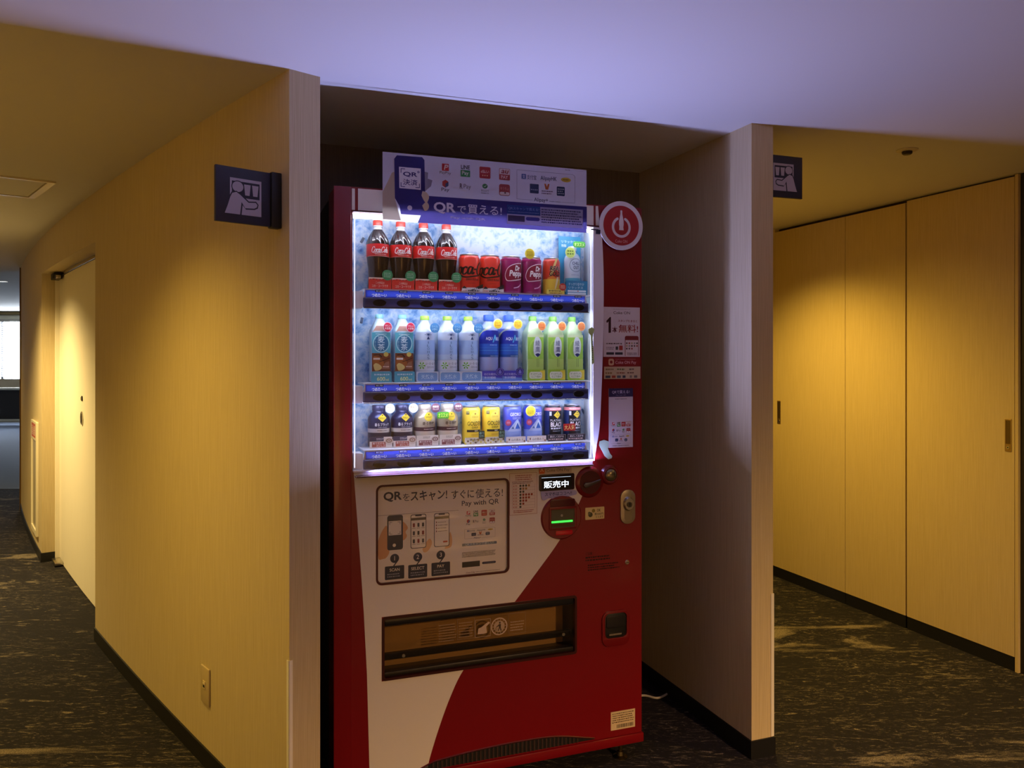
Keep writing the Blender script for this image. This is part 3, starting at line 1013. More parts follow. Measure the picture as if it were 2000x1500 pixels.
def alipay_box(d, x0, x1, z0, z1, lw, c='#8f8fb0', seed=0):
    w, h = x1 - x0, z1 - z0
    P = lambda a, b: (x0 + a * w, z0 + b * h)
    d.rect(x0, x0 + lw, z0, z1, c, 1); d.rect(x0, x1 - .06 * w, z1 - lw, z1, c, 1); d.rect(x1 - lw, x1, z0, z1 - .12 * h, c, 1)
    d.ribbon([P(.94, 1), P(.985, .96), (x1, z1 - .12 * h)], lw * 1.6, c, 1)
    d.rect(x0, x0 + w * .27, z0, z0 + lw, c, 1); d.rect(x0 + w * .76, x1, z0, z0 + lw, c, 1)
    a, b = P(.08, .70), P(.155, .87); d.rr(a[0], b[0], a[1], b[1], 1, '#2c4a90', 2); d.text('支', a[0] + .01 * w, b[0] - .01 * w, a[1] + .02 * h, b[1] - .02 * h, '#eeeeff', 3)
    a, b = P(.17, .70), P(.33, .86); d.text('支付宝', a[0], b[0], a[1], b[1], '#2c3a70', 2, 0.005)
    a, b = P(.40, .68), P(.68, .86); d.text('AlipayHK', a[0], b[0], a[1], b[1], '#27305c', 2, 0.01)
    a = P(.84, .79); d.dot(a[0], a[1], .085 * w, '#c9a82a', 2, .08 * h); d.greek(a[0] - .05 * w, a[0] + .05 * w, a[1] - .03 * h, a[1] + .03 * h, 1, '#54481a', 3)
    a, b = P(.22, .24), P(.37, .56); d.rr(a[0], b[0], a[1], b[1], 2, '#26335c', 2); d.greek(a[0] + 3, b[0] - 3, a[1] + .08 * h, a[1] + .16 * h, 1, '#8f9ac0', 3)
    a = P(.51, .5); k = .045 * w; d.poly([(a[0] - k, a[1] + k), (a[0] - k * .4, a[1] + k), (a[0], a[1]), (a[0] + k * .4, a[1] + k), (a[0] + k, a[1] + k), (a[0] + k * .5, a[1] - k), (a[0] - k * .5, a[1] - k)], '#c4622c', 2)
    a, b = P(.42, .22), P(.62, .38); d.greek(a[0], b[0], a[1], b[1], 2, '#6a5a80', 2, seed=seed)
    a, b = P(.68, .22), P(.82, .54); d.rr(a[0], b[0], a[1], b[1], 3, '#22345c', 2); d.greek(a[0] + 3, b[0] - 3, a[1] + .04 * h, b[1] - .05 * h, 3, '#9fb0b8', 3, seed=seed)
    a, b = P(.29, -.07), P(.53, .10); d.text('Alipay+', a[0], b[0], a[1], b[1], '#22284c', 2, 0.012)
    a, b = P(.55, -.02), P(.75, .03); d.greek(a[0], b[0], a[1], b[1], 1, '#77779a', 2)


pay_logos(d, [(406, 853)[0], (430, 851)[0], (457, 849)[0], (483, 847)[0]], [(445, 853)[1], (445, 828)[1]], 18, 18)
x0, x1, z0, z1 = bx((394, 777), (493, 807)); alipay_box(d, x0, x1, z0, z1, 0.6, '#9a8f88')
x0, x1, z0, z1 = bx((386, 754), (498, 764)); d.rr(x0, x1, z0 + 1, z1 - 1, 1.5, '#24507c', 2); d.text('QRスキャンで楽しい!', x0 + 10, x1 - 10, (z0 + z1) / 2 - 4, (z0 + z1) / 2 + 5, '#a8c4dc', 3, 0.0)
x0, x1, z0, z1 = bx((386, 720), (498, 737)); d.greek(x0, x1, z0, z1, 5, '#5d5148', 2, 0.6, 3)
x0, x1, z0, z1 = bx((386, 690), (443, 707)); d.rr(x0, x1, z0, z1, 1, '#2a2628', 2)
x0, x1, z0, z1 = bx((450, 695), (495, 702)); d.rr(x0, x1, z0, z1, 5, '#2c2c4c', 2); d.greek(x0 + 5, x1 - 5, z0 + 4, z1 - 4, 1, '#b0b4d0', 3)
x0, x1, z0, z1 = bx((398, 675), (508, 671)); d.text('Coca-Cola', x0, x0 + 28, z0, z1 + 1, '#7c3a34', 2, 0.01, 0.2); d.greek(x0 + 31, x1, z0 + 1, z1, 1, '#7c6a60', 2)
d.build('print', ad, y=7.8)
m = M(); m.prism(rrect(127.5, 530.5, 669.5, 951.5, 14), 2.5, 4.5, GLASS); m.build('clear_cover', ad)

# price note sticker
nt_ = empty('coin_note_sticker', (0, 0, 0), parent=vm)
m = M(); m.box(535, 631, -1.4, -1.0, 839, 973, mat('#e4d6c8', 0.5)); m.build('sheet', nt_)
d = D(); d.frame(537, 629, 841, 971, 0.8, '#8a4038', 1)
d.greek(556, 612, 947, 966, 3, '#a04a3c', 2, 0.5, 4); d.greek(545, 622, 936, 946, 2, '#7a4a40', 2, 0.5, 5)
for i, (n, cs_) in enumerate((('170', 'gggb'), ('160', 'gbb'), ('150', 'gg'), ('140', 'grrrr'), ('130', 'grrr'), ('120', 'grr'), ('110', 'gr'), ('100', 'g'))):
    z = 931 - i * 9.4
    d.rect(545, 622, z - 4.9, z - 4.5, '#8a6258', 1); d.text('¥' + n, 548, 562, z - 2.6, z + 2.6, '#b0442e', 2, 0.01)
    for j, ch in enumerate(cs_): d.dot(573 + 9.5 * j, z, 3.6, {'g': '#4a4a38', 'b': '#a87838', 'r': '#9c3c20'}[ch], 2, n=14)
d.rect(545, 545.5, 860.5, 936, '#8a6258', 1); d.rect(621.5, 622, 860.5, 936, '#8a6258', 1)
d.greek(550, 620, 846, 856, 2, '#a03c2c', 2, 0.5, 8); d.build('print', nt_, y=-1.45)

# display unit
du = empty('display_unit', (0, 0, 0), parent=vm)
m = M(); m.prism(rrect(636, 757, 910, 962, 5), -4, -0.1, mat('#2a1218', 0.35)); m.build('bezel', du, bevel=1)
m = M(); m.box(643, 748, -4.6, -4.1, 914, 957, mat('#0c1016', 0.12)); m.build('screen', du)
d = D(emit=1.6); x0, x1, z0, z1 = bx((651, 946), (736, 924)); d.text('販売中', x0, x1, 918.5, 941, '#e8f4ff', 1, 0.012); d.rect(643, 744, 951.5, 953, '#9aa8b8', 1); d.build('lit_lettering', du, y=-4.7)
sb = empty('bubble_sticker', (0, 0, 0), parent=vm)
SP = spline([(641, 909), (680, 912), (740, 910), (764, 906)], 4) + spline([(764, 906), (763, 893), (720, 887), (690, 884), (668, 886), (655, 881), (645, 884), (641, 909)], 4)[:-1]
m = M(); m.prism(SP, -3.4, -2.6, mat('#aaa6d6', 0.45)); m.build('sheet', sb)
d = D(); d.text('スマホはココへ!!', 655, 748, 893.5, 905, '#2c2c6c', 2, 0.015); d.greek(668, 735, 888, 891, 1, '#5a5a90', 2); d.build('lettering', sb, y=-3.5)
ps = empty('payment_sticker', (0, 0, 0), parent=vm)
m = M(); m.box(634, 748, -1.5, -0.95, 963.5, 988, mat('#c9b8ae', 0.5)); m.build('sheet', ps)
d = D(); d.rr(636, 655, 965, 986, 3, '#d2662c', 1); d.ribbon([(641, 971), (645, 980), (650, 971)], 2.4, '#f2d8c0', 2); d.text('Coke ON Pay', 661, 741, 967, 979, '#6c5a58', 2, 0.004); d.rect(661, 738, 983, 986, '#5a3a3c', 2); d.build('print', ps, y=-1.55)

# bill acceptor
ba = empty('bill_acceptor', (0, 0, 0), parent=vm)
DR = mat('#740912', 0.3, coat=0.4)
m = M(); m.cyl(712, 823, 71, -7, -0.1, DR, 56, r1=66); m.build('housing', ba, ang=50)
m = M(); m.prism(rrect(672, 757, 856, 882, 6), -9, -7.1, mat('#4c0a10', 0.35)); m.build('upper_cover', ba, bevel=1.5)
m = M(); m.prism(rrect(668, 762, 786, 858, 4), -10, -7.1, DR, [rrect(674, 755, 792, 850, 3)]); m.build('mouth_frame', ba, bevel=1)
m = M(); m.box(674, 755, -7.8, -7.15, 792, 850, mat('#54503c', 0.3)); m.cyl(711, 830, 4, -9, -7.8, mat('#a8a088', 0.4), 16); m.build('mouth_plate', ba)
m = M(); m.box(676, 748, -9.5, -7.85, 808, 813.5, mat('#3bf04a', 0.4, emit=1.8)); m.build('guide_light', ba)
m = M(); m.box(674, 753, -9.4, -7.85, 796, 804, mat('#5a3418', 0.4)); m.build('slot_lip', ba)
m = M(); m.prism(rrect(690, 748, 768, 782, 4), -9, -7.1, mat('#c01020', 0.2, coat=0.6)); m.build('lower_lens', ba, bevel=1.5)
# coin slot
co = empty('coin_slot', (0, 0, 0), parent=vm)
m = M(); m.cyl(811, 930, 51, -8, -0.1, DR, 48, r1=44); m.build('housing', co, ang=50)
m = M(); m.cyl(811, 930, 37, -9.5, -8, mat('#4a0d12', 0.3), 40); m.build('dial_face', co)
m = M(); m.prism([(785, 921), (790, 914), (800, 914), (846, 933), (848, 940), (812, 931), (790, 930)], -15, -9.6, mat('#4a4542', 0.35)); m.build('coin_lever', co, bevel=2)
# return button
rb = empty('return_button', (0, 0, 0), parent=vm)
m = M(); m.cyl(884, 950, 33, -8, -0.1, DR, 40, r1=28); m.build('housing', rb, ang=50)
m = M(); m.lathe([(20, 0), (19, 5), (14, 9), (6, 11)], mat('#8d8468', 0.25, 0.8), 32); b = m.build('button_cap', rb); b.location = (0.884, -0.0079, 0.950); b.rotation_euler = (R(90), 0, 0)
m = M(); m.tube([(884 + 24 * math.cos(R(t * 15)), -8.6, 950 + 24 * math.sin(R(t * 15))) for t in range(25)], 2.2, DR); m.build('rim', rb)
# yellow coin sticker
cs2 = empty('coin_sticker', (0, 0, 0), parent=vm)
m = M(); m.prism(rrect(797, 865, 808, 847, 2), -0.9, -0.1, mat('#d9c489', 0.5)); m.build('sheet', cs2)
d = D(); d.dot(815, 824, 8, '#4a4a30', 1); d.dot(811, 829, 5, '#6a6a48', 2); d.dot(826, 836, 6, '#8a7a30', 2); d.text('OK', 838, 852, 832, 841, '#4a4630', 2, 0.02); d.text('新500円', 830, 861, 821, 829, '#4a4630', 2, 0.01); d.text('使えます', 834, 861, 811.5, 819, '#4a4630', 2, 0.01); d.build('print', cs2, y=-0.95)
# lock and key screw
lk = empty('door_lock', (0, 0, 0), parent=vm)
m = M(); m.prism(rrect(923, 976, 786, 897, 24, 8), -6, -0.1, mat('#b9ad90', 0.35, 0.7)); m.build('lock_plate', lk, bevel=2)
m = M(); m.prism(rrect(936, 965, 798, 840, 8), -6.6, -6.1, mat('#9d9278', 0.4, 0.7)); m.build('recess', lk)
m = M(); m.cyl(950, 852, 20, -14, -6.1, CHROME, 32, r1=16, rz=24); m.cyl(950, 850, 9, -17, -14, mat('#6c685e', 0.2, 1.0), 20); m.box(948.5, 951.5, -17.6, -17, 843, 858, BLACK); m.build('lock_cylinder', lk)
m = M(); m.cyl(949, 658, 8, -3, -0.1, mat('#b8a98c', 0.4, 0.8), 20, r1=6); m.box(944, 954, -3.4, -3.05, 657, 659, BLACK); m.build('key_screw', vm)
# dark embossed notes on the red door
d = D(rough=0.3)
d.text('ご注意', 798, 822, 694, 703, '#2a0608', 1, 0.01); d.greek(798, 900, 672, 690, 2, '#2a0608', 1, 0.6, 2); d.greek(806, 920, 641, 664, 3, '#2a0608', 1, 0.6, 3)
d.build('warning_lettering', vm, y=-0.15)
# coin return
cr = empty('coin_return', (0, 0, 0), parent=vm)
m = M(); m.prism(rrect(856, 955, 390, 505, 26, 8), -6, -0.1, DR, [rrect(866, 945, 416, 497, 16, 6)]); m.build('frame', cr, bevel=2)
m = M(); m.box(866, 945, -1.2, -0.15, 416, 497, BLACK); m.prism(rrect(872, 939, 448, 490, 8), -4, -1.2, mat('#232020', 0.3)); m.build('flap', cr, bevel=0.8)
m = M(); m.box(880, 925, -7, -4.0, 426, 431, mat('#c9b8a8', 0.2, 0.8)); m.build('flap_edge', cr)
# label near the foot
il = empty('asset_label', (0, 0, 0), parent=vm)
m = M(); m.box(889, 978, -0.8, -0.1, 113, 173, mat('#d8c39c', 0.5)); m.build('sheet', il)
d = D(); d.greek(894, 974, 134, 169, 5, '#54402c', 1, 0.5, 9)
rnd = random.Random(4); x = 910
while x < 970:
    w = rnd.choice((0.8, 1.2, 2.0)); d.rect(x, x + w, 118, 130, '#3a2c20', 1); x += w + rnd.choice((0.7, 1.1, 1.6))
d.build('print', il, y=-0.85)

# dispensing hatch
dp = empty('dispensing_hatch', (0, 0, 0), parent=vm)
m = M(); m.prism(rrect(139, 766, 382, 569, 9), -4, 8, mat('#3a1010', 0.35), [rrect(146, 759, 389, 562, 6)]); m.build('frame', dp)
BINM = mat('#cba56a', 0.6)
m = M(); m.box(146, 760, 95, 99, 388, 563, BINM); m.box(143, 146, 8.2, 99, 386, 565, BLACK); m.box(759, 763, 8.2, 99, 386, 565, mat('#262018', 0.5)); m.box(143, 763, 8.2, 99, 383.5, 388, mat('#4a3c28', 0.5)); m.box(143, 763, 8.2, 99, 562, 565.5, BLACK); m.build('bin', dp)
m = M(); m.box(147, 758, 30, 34, 430, 452, mat('#14161c', 0.3)); m.box(147, 758, 22, 30, 446, 452, mat('#2c2c34', 0.25)); m.build('inner_bar', dp)
m = M(); m.box(147, 758, 4, 30, 390, 404, mat('#201c18', 0.4)); m.build('lower_lip', dp, bevel=3)
m = M(); m.box(147, 758, 2, 12, 540, 561, mat('#1c1c20', 0.3)); m.build('hinge_bar', dp, bevel=3)
m = M(); m.box(147, 758, 5, 7.5, 424, 540, SMOKE); m.build('flap', dp)
for x in (204, 722):
    m = M(); m.cyl(x, 447, 5, 2, 5, CHROME, 16); m.build('flap_screw', dp)
d = D(); PC = '#cdb5a0'
x0, x1, z0, z1 = bx((309, 471), (368, 521))
d.frame(*bx((370, 536), (425, 472)), 1, '#8d7660', 1); d.frame(*bx((427, 526), (477, 472)), 1, PC, 1); d.frame(*bx((535, 533), (593, 469)), 1, '#8d7660', 1)
d.greek(*bx((312, 526), (367, 470)), 7, '#9d8468', 1, 0.4, 11); d.greek(*bx((375, 526), (422, 475)), 6, '#a08668', 1, 0.4, 12); d.greek(*bx((542, 510), (587, 476)), 4, '#b39a80', 1, 0.45, 13)
d.poly([(435, 482), (437, 499), (447, 502), (470, 517), (475, 513), (463, 503), (465, 483), (455, 481)], PC, 2)
cx, cz = (505, 498); d.ring(cx, cz, 23.5, 27, PC, 2); d.dot(cx, cz, 18, '#b8a088', 2)
for k in range(14): d.dot(cx + 21 * math.cos(R(k * 25.7)), cz + 21 * math.sin(R(k * 25.7)), 1.4, PC, 2, n=8)
d.dot(cx + 2, cz + 11, 3, '#4a3a2c', 3); d.poly([(cx - 2, cz + 7), (cx + 6, cz + 7), (cx + 5, cz - 3), (cx + 8, cz - 14), (cx + 4, cz - 14), (cx + 2, cz - 5), (cx - 2, cz - 14), (cx - 5, cz - 14), (cx - 1, cz - 3)], '#4a3a2c', 3); d.poly([(cx - 2, cz + 5), (cx - 10, cz), (cx - 9, cz - 2), (cx, cz + 2)], '#4a3a2c', 3); d.frame(cx - 13, cx - 7, cz - 11, cz - 3, 1, '#4a3a2c', 3)
d.build('print', dp, y=4.85)

# ventilation slot with slats
vg = empty('vent_grille', (0, 0, 0), parent=vm)
TOP = spline([(240, 98), (290, 116), (340, 122), (440, 129), (560, 132), (690, 127), (800, 105), (830, 98)], 5)
BOT = [(830, 96), (240, 96)]
m = M(); m.prism(TOP + BOT, -0.9, -0.2, BLACK); m.build('slot', vg)
m = M(); m.tube([(p[0], -1.5, p[1] + 1.5) for p in TOP], 2.2, DRED, 6); m.build('slot_rim', vg)


def topz(x):
    for (a, b), (c, e) in zip(TOP, TOP[1:]):
        if a <= x <= c:
            return b + (e - b) * (x - a) / (c - a)
    return 100


for i in range(36):
    x = 290 + i * 13.6
    m = M(); m.box(x, x + 5.5, -3.2, -1.0, 96, topz(x + 3) - 2, mat('#3a2a28', 0.45)); m.build('slat', vg)
# levelling feet
for x, y in ((58, 40), (945, 40), (58, 520), (945, 520)):
    m = M(); m.lathe([(24, 0), (24, 3), (13, 8), (11, 20), (7, 22), (7, 64)], mat('#b3a47c', 0.25, 1.0), 24); f_ = m.build('levelling_foot', vm); f_.location = (x / 1000, y / 1000, 0)

# payment board standing proud of the header
hb = empty('header_board', (0, 0, 0), parent=vm)
m = M(); m.add([(135, -30, 1729), (787, -30, 1729), (787, -30, 1929), (135, -30, 1929)], [(0, 1, 2, 3)], mat('#dfe2fa', 0.5, trans=0.45)); m.build('sheet', hb)
for x in (200, 720):
    m = M(); m.box(x - 12, x + 12, -28.7, -1.6, 1780, 1800, mat('#cfd0d8', 0.4)); m.build('spacer', hb)
d = D(trans=0.5)
PN = mat('#241b6c', 0.45, trans=0.5)
LT = mat('#dcdaf2', 0.45, trans=0.1)
HAND = mat('#c2ae96', 0.45, trans=0.1)
d.poly([(135, 1813), (150, 1843), (162, 1870), (172, 1874), (172, 1792), (189, 1733), (135, 1733)], '#c8b49a', 1)
d.poly([(259, 1881), (270, 1879), (269, 1861), (283, 1857), (279, 1839), (267, 1829), (259, 1819)], '#8f8aa4', 1)
d.poly([(177, 1922), (252, 1923), (259, 1915), (261, 1819), (273, 1810), (788, 1812), (788, 1729), (239, 1729), (248, 1751), (189, 1751), (184, 1775), (171, 1797), (169, 1911)], PN, 2)
d.poly(spline([(253, 1823), (265, 1820), (273, 1808), (270, 1796), (264, 1788), (256, 1798), (250, 1810)], 3), HAND, 3)
d.poly(spline([(259, 1788), (267, 1791), (273, 1781), (270, 1770), (262, 1765), (258, 1768), (252, 1780)], 3), HAND, 3)
d.poly([(183, 1889), (248, 1889), (248, 1826), (184, 1827)], mat('#dcd9ea', 0.45, trans=0.15), 3)
d.text('QR', *bx((195, 1876), (238, 1861)), PN, 5, 0.025); d.text('決済', *bx((195, 1855), (238, 1837)), PN, 5, 0.008)
cx, cz = (241, 1878); d.ring(cx, cz, 1.6, 3.4, PN, 5)
ca, cb_ = (188, 1885), (245, 1832)
for sx, sz, (bx_, bz_) in ((1, -1, (188, 1885)), (-1, 1, (245, 1831)), (1, 1, (188, 1831))):
    d.rect(*sorted((bx_, bx_ + 13 * sx)), *sorted((bz_, bz_ + 2 * sz)), PN, 4); d.rect(*sorted((bx_, bx_ + 2 * sx)), *sorted((bz_, bz_ + 13 * sz)), PN, 4)
cx, cz = (215, 1771); d.dot(cx, cz, 7.2, LT, 4)
pay_logos(d, [(323, 1887)[0], (385, 1892)[0], (447, 1897)[0], (510, 1902)[0]], [(416, 1893)[1], (416, 1845)[1]], 35, 35)
x0, x1, z0, z1 = bx((550, 1820), (747, 1911)); alipay_box(d, x0, x1, z0, z1, 1.2)
x0, x1, z0, z1 = bx((712, 1925), (777, 1923)); d.text('Coca-Cola', x0, x0 + 17, z0 - 1, z1 + 1, '#3a3850', 2, 0.01, 0.2); d.greek(x0 + 20, x1, z0 + 1, z1 - 1, 1, '#5a5878', 2)
d.text('QR', *bx((287, 1794), (355, 1760)), LT, 5, 0.03); d.text('で', *bx((360, 1787), (387, 1764)), LT, 5, 0.01); d.text('買える!', *bx((392, 1793), (501, 1765)), LT, 5, 0.008)
d.text('Pay with QR', *bx((339, 1754), (448, 1746)), LT, 5, 0.012)
x0, x1, z0, z1 = bx((516, 1737), (774, 1812)); za, zb = 1758 - 13, 1812 - 8
zt_, zm, zl = 1801, 1773, 1742
xa, xb = (518, 1769)[0], (628, 1776)[0]
d.rect(xa, x1, zl, zm, '#d9d7ea', 3); d.rect(xa, xb, zm, zt_, '#1d3f92', 3); d.rect(xb, x1, zm, zt_, '#b9b8dc', 3)
d.text('QRスキャンで買える!', xa + 4, xb - 4, zm + 13, zm + 22, '#8fb0ec', 5, 0.004); d.greek(xa + 4, xb - 4, zm + 4, zm + 10, 1, '#6d8cd0', 5)
d.rect(xa + 3, xa + 58, zm - 22, zm - 4, '#3a3040', 5); d.rr(xa + 62, xb - 2, zm - 17, zm - 6, 6, '#3c3488', 5)
d.greek(xb + 4, x1 - 3, zl + 8, zt_ - 4, 6, '#2c2c5c', 5, 0.55, 21)
d.build('print', hb, y=-30.1, step=0.18)

# round badge sign at the top right corner
rs = empty('round_badge', (0, 0, 0), parent=vm)
m = M(); m.cyl(920, 1762, 79.5, -14, -12, mat('#dcdae2', 0.45), 64); m.cyl(920, 1762, 60, -12, -0.2, mat('#8c8a90', 0.5), 24); m.build('disc', rs)
d = D(); d.dot(920, 1762, 65, '#a01c20', 1, n=56)
d.ring(920, 1757, 26, 34.5, '#dcd2da', 2, 118, 422, 44); d.dot(920 + 30.2 * math.cos(R(118)), 1757 + 30.2 * math.sin(R(118)), 4.2, '#dcd2da', 2, n=12); d.dot(920 + 30.2 * math.cos(R(62)), 1757 + 30.2 * math.sin(R(62)), 4.2, '#dcd2da', 2, n=12)
half = [(8.5, 1752 - 5), (7.2, 1757), (8.5, 1766), (8.3, 1778), (6, 1788), (3.2, 1800), (3.4, 1810), (2.2, 1812)]
d.poly([(920 + a, b) for a, b in half] + [(920 - a, b) for a, b in reversed(half)], '#e4dce2', 3)
d.text('Coke ON', 898, 942, 1706, 1716, '#d89a9a', 2, 0.005)
d.build('logo', rs, y=-14.1)

# stickers of the red right edge
s1 = empty('stamp_poster', (0, 0, 0), parent=vm)
m = M(); m.box(862, 996, -1, -0.1, 1334, 1497, mat('#d6d0d8', 0.5)); m.build('sheet', s1)
RD = '#8e1a20'
d = D(); d.text('Coke ON', *bx((898, 1483), (959, 1474)), '#4a4048', 2, 0.004); d.greek(*bx((897, 1491), (961, 1489)), 1, '#7a7078', 2)
d.poly([(872, 1451), (885, 1464), (889, 1464), (889, 1413), (880, 1412), (880, 1449), (874, 1444)], '#3c1c24', 2)
d.text('スタンプたまると', *bx((915, 1456), (986, 1448)), RD, 2, 0.01); d.text('本', *bx((893, 1433), (913, 1413)), '#5a1c24', 2, 0.01); d.text('無料!', *bx((917, 1440), (989, 1414)), RD, 2, 0.01)
x0, x1, z0, z1 = bx((940, 1334), (991, 1403)); z0 = 1334.5
d.rr(x0, x1, z0, z1, 6, '#7a2428', 2); d.rect(x0 + 2, x1 - 2, z0, z1 - 14, '#d8cfd2', 3)
for i in range(3):
    for j in range(5 if i < 2 else 3): d.dot(x0 + 7 + 9.5 * j, z1 - 24 - 9 * i, 3, ('#5a4a4a', '#9c3c30', '#a8a070', '#8c8c90', '#3c3438')[(i * 2 + j) % 5], 4, n=12)
d.greek(x0 + 8, x1 - 6, z0 + 4, z0 + 14, 2, '#5a5058', 4); d.greek(*bx((872, 1381), (932, 1373)), 1, '#5a5058', 2, seed=4); d.greek(*bx((872, 1367), (902, 1357)), 2, '#7a7078', 2, seed=5)
d.rect(*bx((906, 1368), (915, 1357)), '#3a4048', 2); d.rr(*bx((919, 1371), (932, 1356)), 2, '#a83a34', 2)
d.rr(*bx((872, 1349), (900, 1341)), 1.5, '#2c3040', 2); d.rr(*bx((904, 1349), (932, 1341)), 1.5, '#2c3040', 2)
d.build('print', s1, y=-1.1)
s2 = empty('payment_poster', (0, 0, 0), parent=vm)
m = M(); m.box(862, 998, -1, -0.1, 1262, 1332, mat('#84141c', 0.4)); m.build('sheet', s2)
d = D(); d.rect(864, 998, 1262, 1302, '#c4b496', 1); d.rr(880, 900, 1306, 1328, 6, '#cfae90', 2); d.dot(890, 1317, 5, '#84141c', 3); d.text('Coke ON Pay', 905, 982, 1308, 1321, '#d8a8b0', 2, 0.008); d.greek(905, 980, 1324, 1328, 1, '#b87078', 2)
for k, (x, z, w, c) in enumerate(((884, 1293, 28, '#7a6440'), (925, 1293, 28, '#5c6c38'), (965, 1293, 18, '#6a6058'), (882, 1281, 26, '#8c7248'), (925, 1281, 30, '#8a4a30'), (962, 1281, 26, '#6a4a38'), (878, 1269, 18, '#3a4454'), (899, 1269, 14, '#9c3c28'), (918, 1269, 14, '#54606c'), (937, 1269, 11, '#2c3848'), (962, 1269, 8, '#7a7068'), (980, 1269, 12, '#6a6460'))):
    if k < 6: d.greek(x - w / 2, x + w / 2, z - 3, z + 3, 1, c, 2, 0.9, k)
    else: d.rr(x - w / 2, x + w / 2, z - 4, z + 4, 1, c, 2)
d.build('print', s2, y=-1.1)
s3 = empty('scan_sticker', (0, 0, 0), parent=vm)
m = M(); m.box(881, 970, -1, -0.1, 1037, 1231, mat('#c9c0c6', 0.5)); m.build('sheet', s3)
d = D(); d.rect(881.5, 969.5, 1037.5, 1203, '#c9c0c6', 0.5); d.rect(881, 970, 1203, 1231, '#241c4c', 1); d.text('QRで買える!', 893, 957, 1213, 1224, '#c0b8d8', 2, 0.006); d.text('Pay with QR', 908, 944, 1206, 1210, '#9088b0', 2)
d.greek(904, 948, 1194, 1198, 1, '#5a5058', 1)
pay_logos(d, [898, 917, 935, 953], [1113, 1092], 15, 15)
alipay_box(d, 888, 962, 1050, 1080, 0.5, '#8f868c'); d.greek(895, 955, 1041, 1045, 1, '#5a5058', 1)
d.build('print', s3, y=-1.1)
m = M(); m.prism([(848, 1060), (846, 1046), (856, 1030), (866, 1012), (880, 1000), (892, 1003), (894, 1010), (886, 1018), (878, 1036), (884, 1044), (881, 1058), (864, 1064)], -0.8, -0.1, mat('#a8bfa4', 0.7)); m.build('torn_sticker', vm)
m = M(); m.prism([(802, 1423), (815, 1430), (824, 1422), (819, 1410), (817, 1395), (823, 1316), (815, 1309), (810, 1403), (802, 1412)], -13.4, -12.3, mat('#b4cc84', 0.5)); tag_ = m.build('tag_sticker', vm)
d = D(); x, z = (817, 1354)
for k in range(9): d.rect(x - 2, x + 1, z - 30 + 7 * k, z - 26 + 7 * k, '#4a5a48', 1)
d.build('lettering', tag_, y=-13.5)


# ---------------------------------------------------------------- the sample drinks on the three shelves
SHELF_Z = (1534.3, 1257.3, 1061.3)


def drink(name, label, group, category):
    return empty(name, (0, 0, 0), MROT, label, category, group)


def card(parent, c, z1=33, w=68, y=-37, z0=0):
    m = M(); m.prism(rrect(-w / 2, w / 2, z0 + 0.3, z1, 1.5), y, y + 0.8, mat(c, 0.45)); return m.build('caption_card', parent)


def badge(parent, x, z, r, c, txt=None, tc='#ffffff', y=-39.5, rim=None, rows=2, seed=0):
    m = M(); m.cyl(x, z, r, y, y + 0.7, mat(rim or c, 0.45), 28); b = m.build('badge', parent)
    d = D()
    if rim: d.dot(x, z, r * 0.88, c, 1)
    if txt:
        k = len(txt)
        for i, t in enumerate(txt):
            h = r * 1.1 / k
            d.text(t, x - r * 0.68, x + r * 0.68, z + r * 0.55 - (i + 1) * h + h * 0.1, z + r * 0.55 - i * h - h * 0.1, tc, 3, 0.008)
    else:
        d.greek(x - r * 0.62, x + r * 0.62, z - r * 0.5, z + r * 0.5, rows, tc, 2, 0.6, seed)
    d.build('lettering', b, y=y - 0.05)
    return b


SCRIPT = {
    'C': ([(0.95, 0.72), (0.90, 0.92), (0.62, 1.0), (0.25, 0.78), (0.06, 0.38), (0.16, 0.06), (0.48, 0.0), (0.85, 0.22)], 1.0),
    'o': ([(0.45, 0.58), (0.15, 0.50), (0.06, 0.22), (0.25, 0.02), (0.50, 0.12), (0.58, 0.40), (0.45, 0.58), (0.62, 0.50), (0.80, 0.54)], 0.68),
    'c': ([(0.52, 0.46), (0.36, 0.58), (0.12, 0.42), (0.08, 0.14), (0.28, 0.0), (0.62, 0.20)], 0.56),
    'a': ([(0.50, 0.50), (0.28, 0.58), (0.08, 0.36), (0.10, 0.08), (0.28, 0.02), (0.46, 0.24), (0.54, 0.56), (0.50, 0.18), (0.60, 0.02), (0.78, 0.16)], 0.68),
    'l': ([(0.06, 0.16), (0.34, 0.60), (0.42, 0.94), (0.28, 1.0), (0.16, 0.60), (0.16, 0.12), (0.30, 0.0), (0.48, 0.16)], 0.42),
    '-': ([(0.02, 0.36), (0.16, 0.42), (0.30, 0.36)], 0.34),
}


def script(d, x0, h, w, c, L=4, word='Coca-Cola', wt=0.13):
    tot = sum(SCRIPT[ch][1] for ch in word)
    k = w / tot
    x = x0
    for ch in word:
        pts, adv = SCRIPT[ch]
        d.ribbon([(x + (px + 0.18 * pz) * k, h[0] + pz * (h[1] - h[0])) for px, pz in pts], wt * k * 1.5, c, L, True, 0.6)
        x += adv * k
    d.ribbon([(x0 + 0.35 * k, h[0] - 0.02 * k), (x0 + w * 0.22, h[0] - 0.30 * k), (x0 + w * 0.45, h[0] - 0.16 * k), (x0 + w * 0.55, h[0] - 0.06 * k)], wt * k * 1.3, c, L, True, 0.3)


COLA = mat('#1c0a08', 0.08, coat=0.6)
SHOULDER = mat('#1c0c0a', 0.10, coat=0.8)
ALU = mat('#c9ccd2', 0.28, 0.9)


def swirl(a, z):
    return 1 + 0.05 * math.sin(11 * a + z * 0.14)


